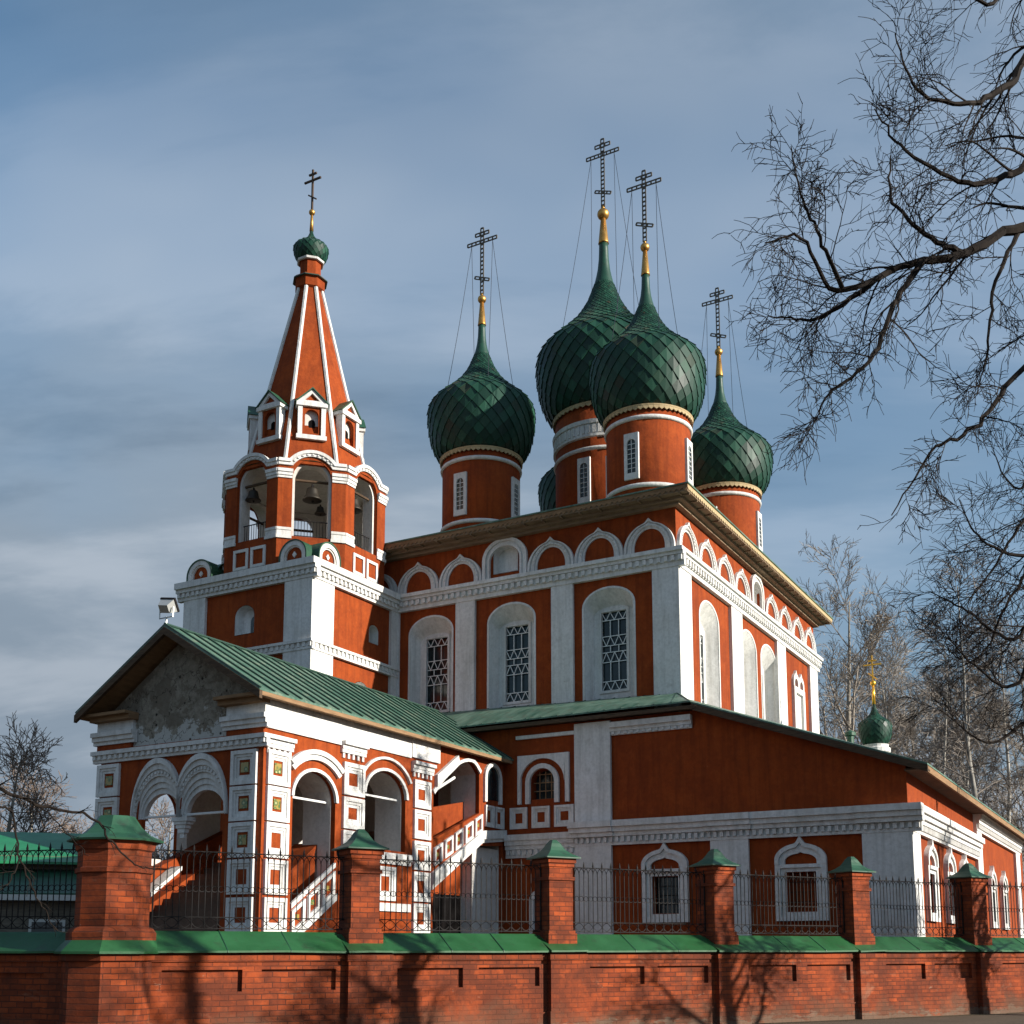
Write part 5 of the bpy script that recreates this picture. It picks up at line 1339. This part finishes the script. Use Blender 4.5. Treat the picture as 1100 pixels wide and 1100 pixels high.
t4 = bare_tree('birch_tree', 41, 24, 0.24, (-0.02, 0), BIR, 'birch', 'birch_twig', 'white stemmed birch above the far gallery roof', g_, ray(1058, 70), 0.03, 0.018)
for src, px, Y, rz, sc, lb in ((t2, 1040, 92, 1.9, 1.1, 'birch between the two nearer white stemmed birches'), (t4, 1088, 84, 2.6, 1.0, 'birch at the right edge behind the gallery roof'),
                               (t1, 970, 100, 2.1, 0.95, 'pale bare tree farther back beyond the cupola dome'), (t2, 1072, 98, 4.0, 1.15, 'thin birch deep in the stand at right'),
                               (t3, 862, 104, 1.2, 1.05, 'bare tree showing over the church corner eaves'), (t4, 1018, 108, 0.8, 1.05, 'birch farthest back in the stand'), (t1, 1110, 96, 3.3, 0.9, 'pale bare tree cut by the right edge of the view'),
                               (t3, 905, 112, 2.7, 1.1, 'bare tree in the gap between the church and the cupola cross'), (t1, 985, 118, 5.1, 1.0, 'pale bare tree behind the birches, left of the tall dark twigs'),
                               (t3, 1045, 120, 4.4, 1.05, 'bare tree farthest back over the gallery roof'), (t4, 968, 88, 5.6, 0.85, 'shorter birch right beside the gilt cupola cross')):
    dup(src, ray(px, Y), rz, lb, (sc, sc, sc))
LFT = [(12, (35, 60), (4.0, 6.0), 0.5, 0.6, 0.10, 0.2, 0.22), (7, (25, 55), (1.5, 2.8), 0.55, 0.5, 0.10, 0.15, 0.2), (5, (25, 55), (0.8, 1.5), 0.6, 0.4, 0.10, 0.05, 0.1), (3, (20, 50), (0.5, 0.9), 0.7, 0.4, 0.1, 0.0, 0.2)]
g2 = 'bare trees beyond the left fence'
t5 = bare_tree('lime_tree', 53, 12.0, 0.25, (0.0, 0), LFT, 'pale_bark', 'brown_twig', 'bare tree behind the green roofed outbuilding', g2, ray(42, 76), 0.05, 0.02)
dup(t5, ray(-12, 62), 2.2, 'bare tree cut by the left edge of the view')
dup(t5, ray(85, 88), 4.1, 'bare tree seen through the gap beside the porch', (0.9, 0.9, 0.9))
dup(t5, ray(178, 74), 1.1, 'bare tree seen through the left porch arch', (0.9, 0.9, 0.8))

# street-side trees: the big one whose boughs hang into view, and its neighbours
def at_px(px, py, Y):
    k = 1/(1-(1020-py)/9000); x = (px-550)*k; y = (1020-py)*k
    return Vector((x/1280*Y, Y, EYE + y/1280*Y))
def limb_curve(pts, n=8):
    P = [Vector(p) for p in pts]; out = []
    Q = [P[0]*2-P[1]] + P + [P[-1]*2-P[-2]]
    for i in range(1, len(Q)-2):
        for j in range(n):
            t = j/n; a, b, c, d = Q[i-1], Q[i], Q[i+1], Q[i+2]
            out.append(0.5*((2*b) + (c-a)*t + (2*a-5*b+4*c-d)*t*t + (3*b-a-3*c+d)*t**3))
    out.append(P[-1]); return out
def big_tree(label, base, top, r, limbs, prm, seed, name='lime_tree', group='bare street trees', rmin=0.0055, limb_prm=None):
    prm_min[0] = rmin; rng = random.Random(seed); B = Vector(base)
    t = thing(name, label, 'tree', B, 0, group)
    tr = MB(); pts = limb_curve([Vector((0, 0, -0.2)), Vector((0.05, 0.1, 3)), Vector((-0.1, 0.0, 6.5)), Vector(top)-B], 6)
    R = [r*(1.3 if i == 0 else 1.0)*(1-0.72*i/(len(pts)-1)) for i in range(len(pts))]; tr.tube(pts, R, 10)
    cr = MB()
    D = [(pts[min(i+1, len(pts)-1)]-pts[max(i-1, 0)]).normalized() for i in range(len(pts))]
    ramify(rng, cr, pts, R, D, 0, prm)
    for lp, r0, r1, lprm in limbs:
        L = [Vector(q)-B for q in lp]
        c = limb_curve(L, 7)
        for i in range(1, len(c)-1): c[i] += Vector((rng.gauss(0, .014), rng.gauss(0, .014), rng.gauss(0, .014)))
        Rr = [r0+(r1-r0)*(i/(len(c)-1))**0.8 for i in range(len(c))]; cr.tube(c, Rr, 6)
        Dd = [(c[min(i+1, len(c)-1)]-c[max(i-1, 0)]).normalized() for i in range(len(c))]
        ramify(rng, cr, c, Rr, Dd, 0, lprm)
    tr.build('trunk', M['bark'], t, smooth=True); cr.build('crown', M['twig'], t, fix=False)
    return t
LIME = [(12, (40, 65), (2.5, 4.5), 0.5, 0.45, 0.12, 0.12, 0.35), (9, (30, 60), (1.0, 2.0), 0.5, 0.35, 0.13, 0.0, 0.2), (7, (25, 60), (0.5, 1.0), 0.55, 0.25, 0.13, -0.15, 0.1), (3, (20, 50), (0.25, 0.55), 0.7, 0.2, 0.12, -0.2, 0.2)]
LB = lambda n, l: [(int(n*1.1), (25, 62), (0.9*l, 2.1*l), 0.40, 0.13, 0.14, -0.10, 0.08), (7, (25, 65), (0.35*l, 1.15*l), 0.55, 0.11, 0.18, -0.12, 0.08), (4, (25, 65), (0.15*l, 0.6*l), 0.62, 0.09, 0.19, -0.22, 0.10)]
NB = (11.2, 17.2, 0)
T_ = lambda z, dx=0.0, dy=0.0: Vector((NB[0]-0.1+max(0, z-6.5)*0.055+dx, NB[1]+max(0, z-6.5)*0.022+dy, z))
limbs = [
 ([T_(9.4), at_px(1180, 262, 17.0), at_px(1100, 252, 16.6), at_px(1030, 282, 16.2), at_px(975, 290, 16.0), at_px(900, 318, 15.6), at_px(862, 264, 15.2), at_px(822, 268, 15.0)], 0.12, 0.010, LB(16, 1.0)),
 ([at_px(1040, 280, 16.25), at_px(1000, 262, 16.0), at_px(960, 225, 16.1), at_px(957, 175, 16.4)], 0.06, 0.010, LB(9, 0.8)),
 ([at_px(990, 290, 16.0), at_px(960, 335, 15.6), at_px(935, 395, 15.2), at_px(890, 430, 14.9), at_px(875, 460, 14.8)], 0.055, 0.008, LB(11, 0.9)),
 ([at_px(905, 316, 15.6), at_px(880, 262, 15.2), at_px(860, 215, 15.0), at_px(850, 165, 15.0)], 0.035, 0.007, LB(9, 0.75)),
 ([at_px(960, 295, 15.9), at_px(900, 338, 16.3), at_px(860, 350, 16.5), at_px(825, 345, 16.6)], 0.05, 0.008, LB(9, 0.8)),
 ([T_(11.2), at_px(1140, 70, 17.2), at_px(1085, 100, 16.8), at_px(1040, 120, 16.4), at_px(985, 105, 16.2), at_px(962, 45, 16.2)], 0.10, 0.010, LB(15, 0.95)),
 ([T_(10.6), at_px(1150, 170, 16.0), at_px(1095, 190, 15.6), at_px(1040, 205, 15.2), at_px(975, 170, 15.0), at_px(940, 125, 14.9)], 0.09, 0.009, LB(14, 0.95)),
 ([T_(12.0), at_px(1130, 10, 17.0), at_px(1060, 15, 16.6), at_px(1020, -20, 16.4)], 0.08, 0.01, LB(9, 0.9)),
 ([T_(8.2), at_px(1180, 340, 15.8), at_px(1100, 402, 15.4), at_px(1050, 462, 15.1), at_px(1000, 492, 14.9), at_px(958, 558, 14.7)], 0.075, 0.008, LB(10, 0.75)),
 ([at_px(1096, 254, 16.6), at_px(1070, 310, 16.2), at_px(1060, 380, 16.0), at_px(1050, 430, 15.9)], 0.04, 0.007, LB(9, 0.8)),
]
bt = big_tree('large bare lime whose dark boughs hang into the sky at right', NB, (11.6, 17.4, 15.5), 0.34, limbs, LIME, 7)
NB2 = (19.7, 27.6, 0)
T2 = lambda z: Vector((NB2[0]-0.1, NB2[1], z))
LC = lambda n, l: [(n, (28, 62), (1.4*l, 2.6*l), 0.45, 0.3, 0.14, -0.06, 0.12), (6, (25, 60), (0.7*l, 1.4*l), 0.55, 0.2, 0.12, -0.1, 0.1), (4, (25, 55), (0.4*l, 0.8*l), 0.62, 0.2, 0.15, -0.15, 0.12)]
limbs2 = [
 ([T2(6.0), at_px(1180, 720, 27.8), at_px(1105, 775, 27.5), at_px(1060, 800, 27.3), at_px(1010, 765, 27.0)], 0.09, 0.012, LC(12, 0.95)),
 ([T2(8.0), at_px(1150, 650, 28.0), at_px(1090, 690, 28.0), at_px(1040, 660, 28.3), at_px(1000, 640, 28.5)], 0.09, 0.012, LC(13, 0.95)),
 ([T2(9.5), at_px(1160, 560, 27.0), at_px(1100, 600, 26.6), at_px(1050, 580, 26.4), at_px(1030, 540, 26.4)], 0.09, 0.012, LC(13, 0.95)),
 ([T2(11.0), at_px(1150, 500, 28.0), at_px(1095, 530, 28.2), at_px(1065, 490, 28.4)], 0.08, 0.012, LC(12, 0.95)),
 ([T2(7.0), at_px(1150, 700, 26.0), at_px(1090, 740, 25.6), at_px(1050, 720, 25.4), at_px(1020, 690, 25.2)], 0.08, 0.012, LC(13, 0.95)),
 ([T2(10.2), at_px(1150, 540, 26.5), at_px(1105, 560, 26.2), at_px(1070, 610, 26.0), at_px(1040, 650, 25.8)], 0.08, 0.012, LC(13, 0.95)),
 ([T2(9.0), at_px(1140, 620, 29.0), at_px(1090, 640, 29.2), at_px(1060, 700, 29.4), at_px(1030, 720, 29.5)], 0.07, 0.012, LC(12, 0.95)),
]
big_tree('dark dense bare tree whose twigs crowd the right edge above the gallery', NB2, (20.2, 27.9, 14.5), 0.30, limbs2, LIME, 19, rmin=0.008)
big_tree('bare street tree whose shadow branches over the middle of the brick wall', (15.6, 22.0, 0), (15.9, 22.4, 12.5), 0.22, [], LIME, 31, rmin=0.010)
big_tree('bare street tree whose shadow leans across the porch end of the brick wall', (13.6, 12.6, 0), (13.0, 12.9, 15.0), 0.30, [], LIME, 43, rmin=0.010)
big_tree('bare tree at the kerb whose shadow falls on the sunny gallery wall', (27.0, 31.2, 0), (27.3, 31.4, 14.5), 0.28, [], LIME, 61, rmin=0.010)
# branch drooping in from the left
NL = (-8.6, 15.2, 0)
TL = lambda z: Vector((NL[0], NL[1], z))
LL = lambda n, l: [(n, (25, 60), (0.35*l, 0.8*l), 0.6, 0.13, 0.14, -0.05, 0.25), (3, (25, 55), (0.15*l, 0.4*l), 0.7, 0.1, 0.14, 0.0, 0.2)]
limbs3 = [
 ([TL(3.9), at_px(-60, 838, 15.4), at_px(0, 851, 15.5), at_px(45, 868, 15.7), at_px(98, 879, 16.0), at_px(120, 905, 16.2), at_px(145, 930, 16.4), at_px(165, 933, 16.5)], 0.035, 0.007, LL(7, 0.7)),
 ([TL(3.4), at_px(-40, 880, 15.0), at_px(10, 870, 15.2), at_px(22, 925, 15.2), at_px(42, 970, 15.4), at_px(62, 1000, 15.5)], 0.022, 0.006, LL(9, 0.7)),
 ([at_px(22, 920, 15.2), at_px(10, 950, 15.0), at_px(-15, 965, 15.0)], 0.012, 0.005, LL(4, 0.6)),
 ([at_px(42, 866, 15.7), at_px(75, 900, 15.6), at_px(95, 920, 15.5)], 0.010, 0.005, LL(3, 0.5)),
]
SAP = [(9, (35, 60), (0.8, 1.6), 0.5, 0.25, 0.12, 0.1, 0.3), (6, (30, 60), (0.4, 0.8), 0.55, 0.2, 0.13, 0.0, 0.2), (4, (25, 60), (0.2, 0.4), 0.6, 0.15, 0.13, 0.0, 0.1)]
big_tree('thin bare tree drooping a pale twig across the corner pillar', NL, (-8.9, 15.3, 6.5), 0.11, limbs3, SAP, 77, 'young_tree', 'bare street trees', 0.004)
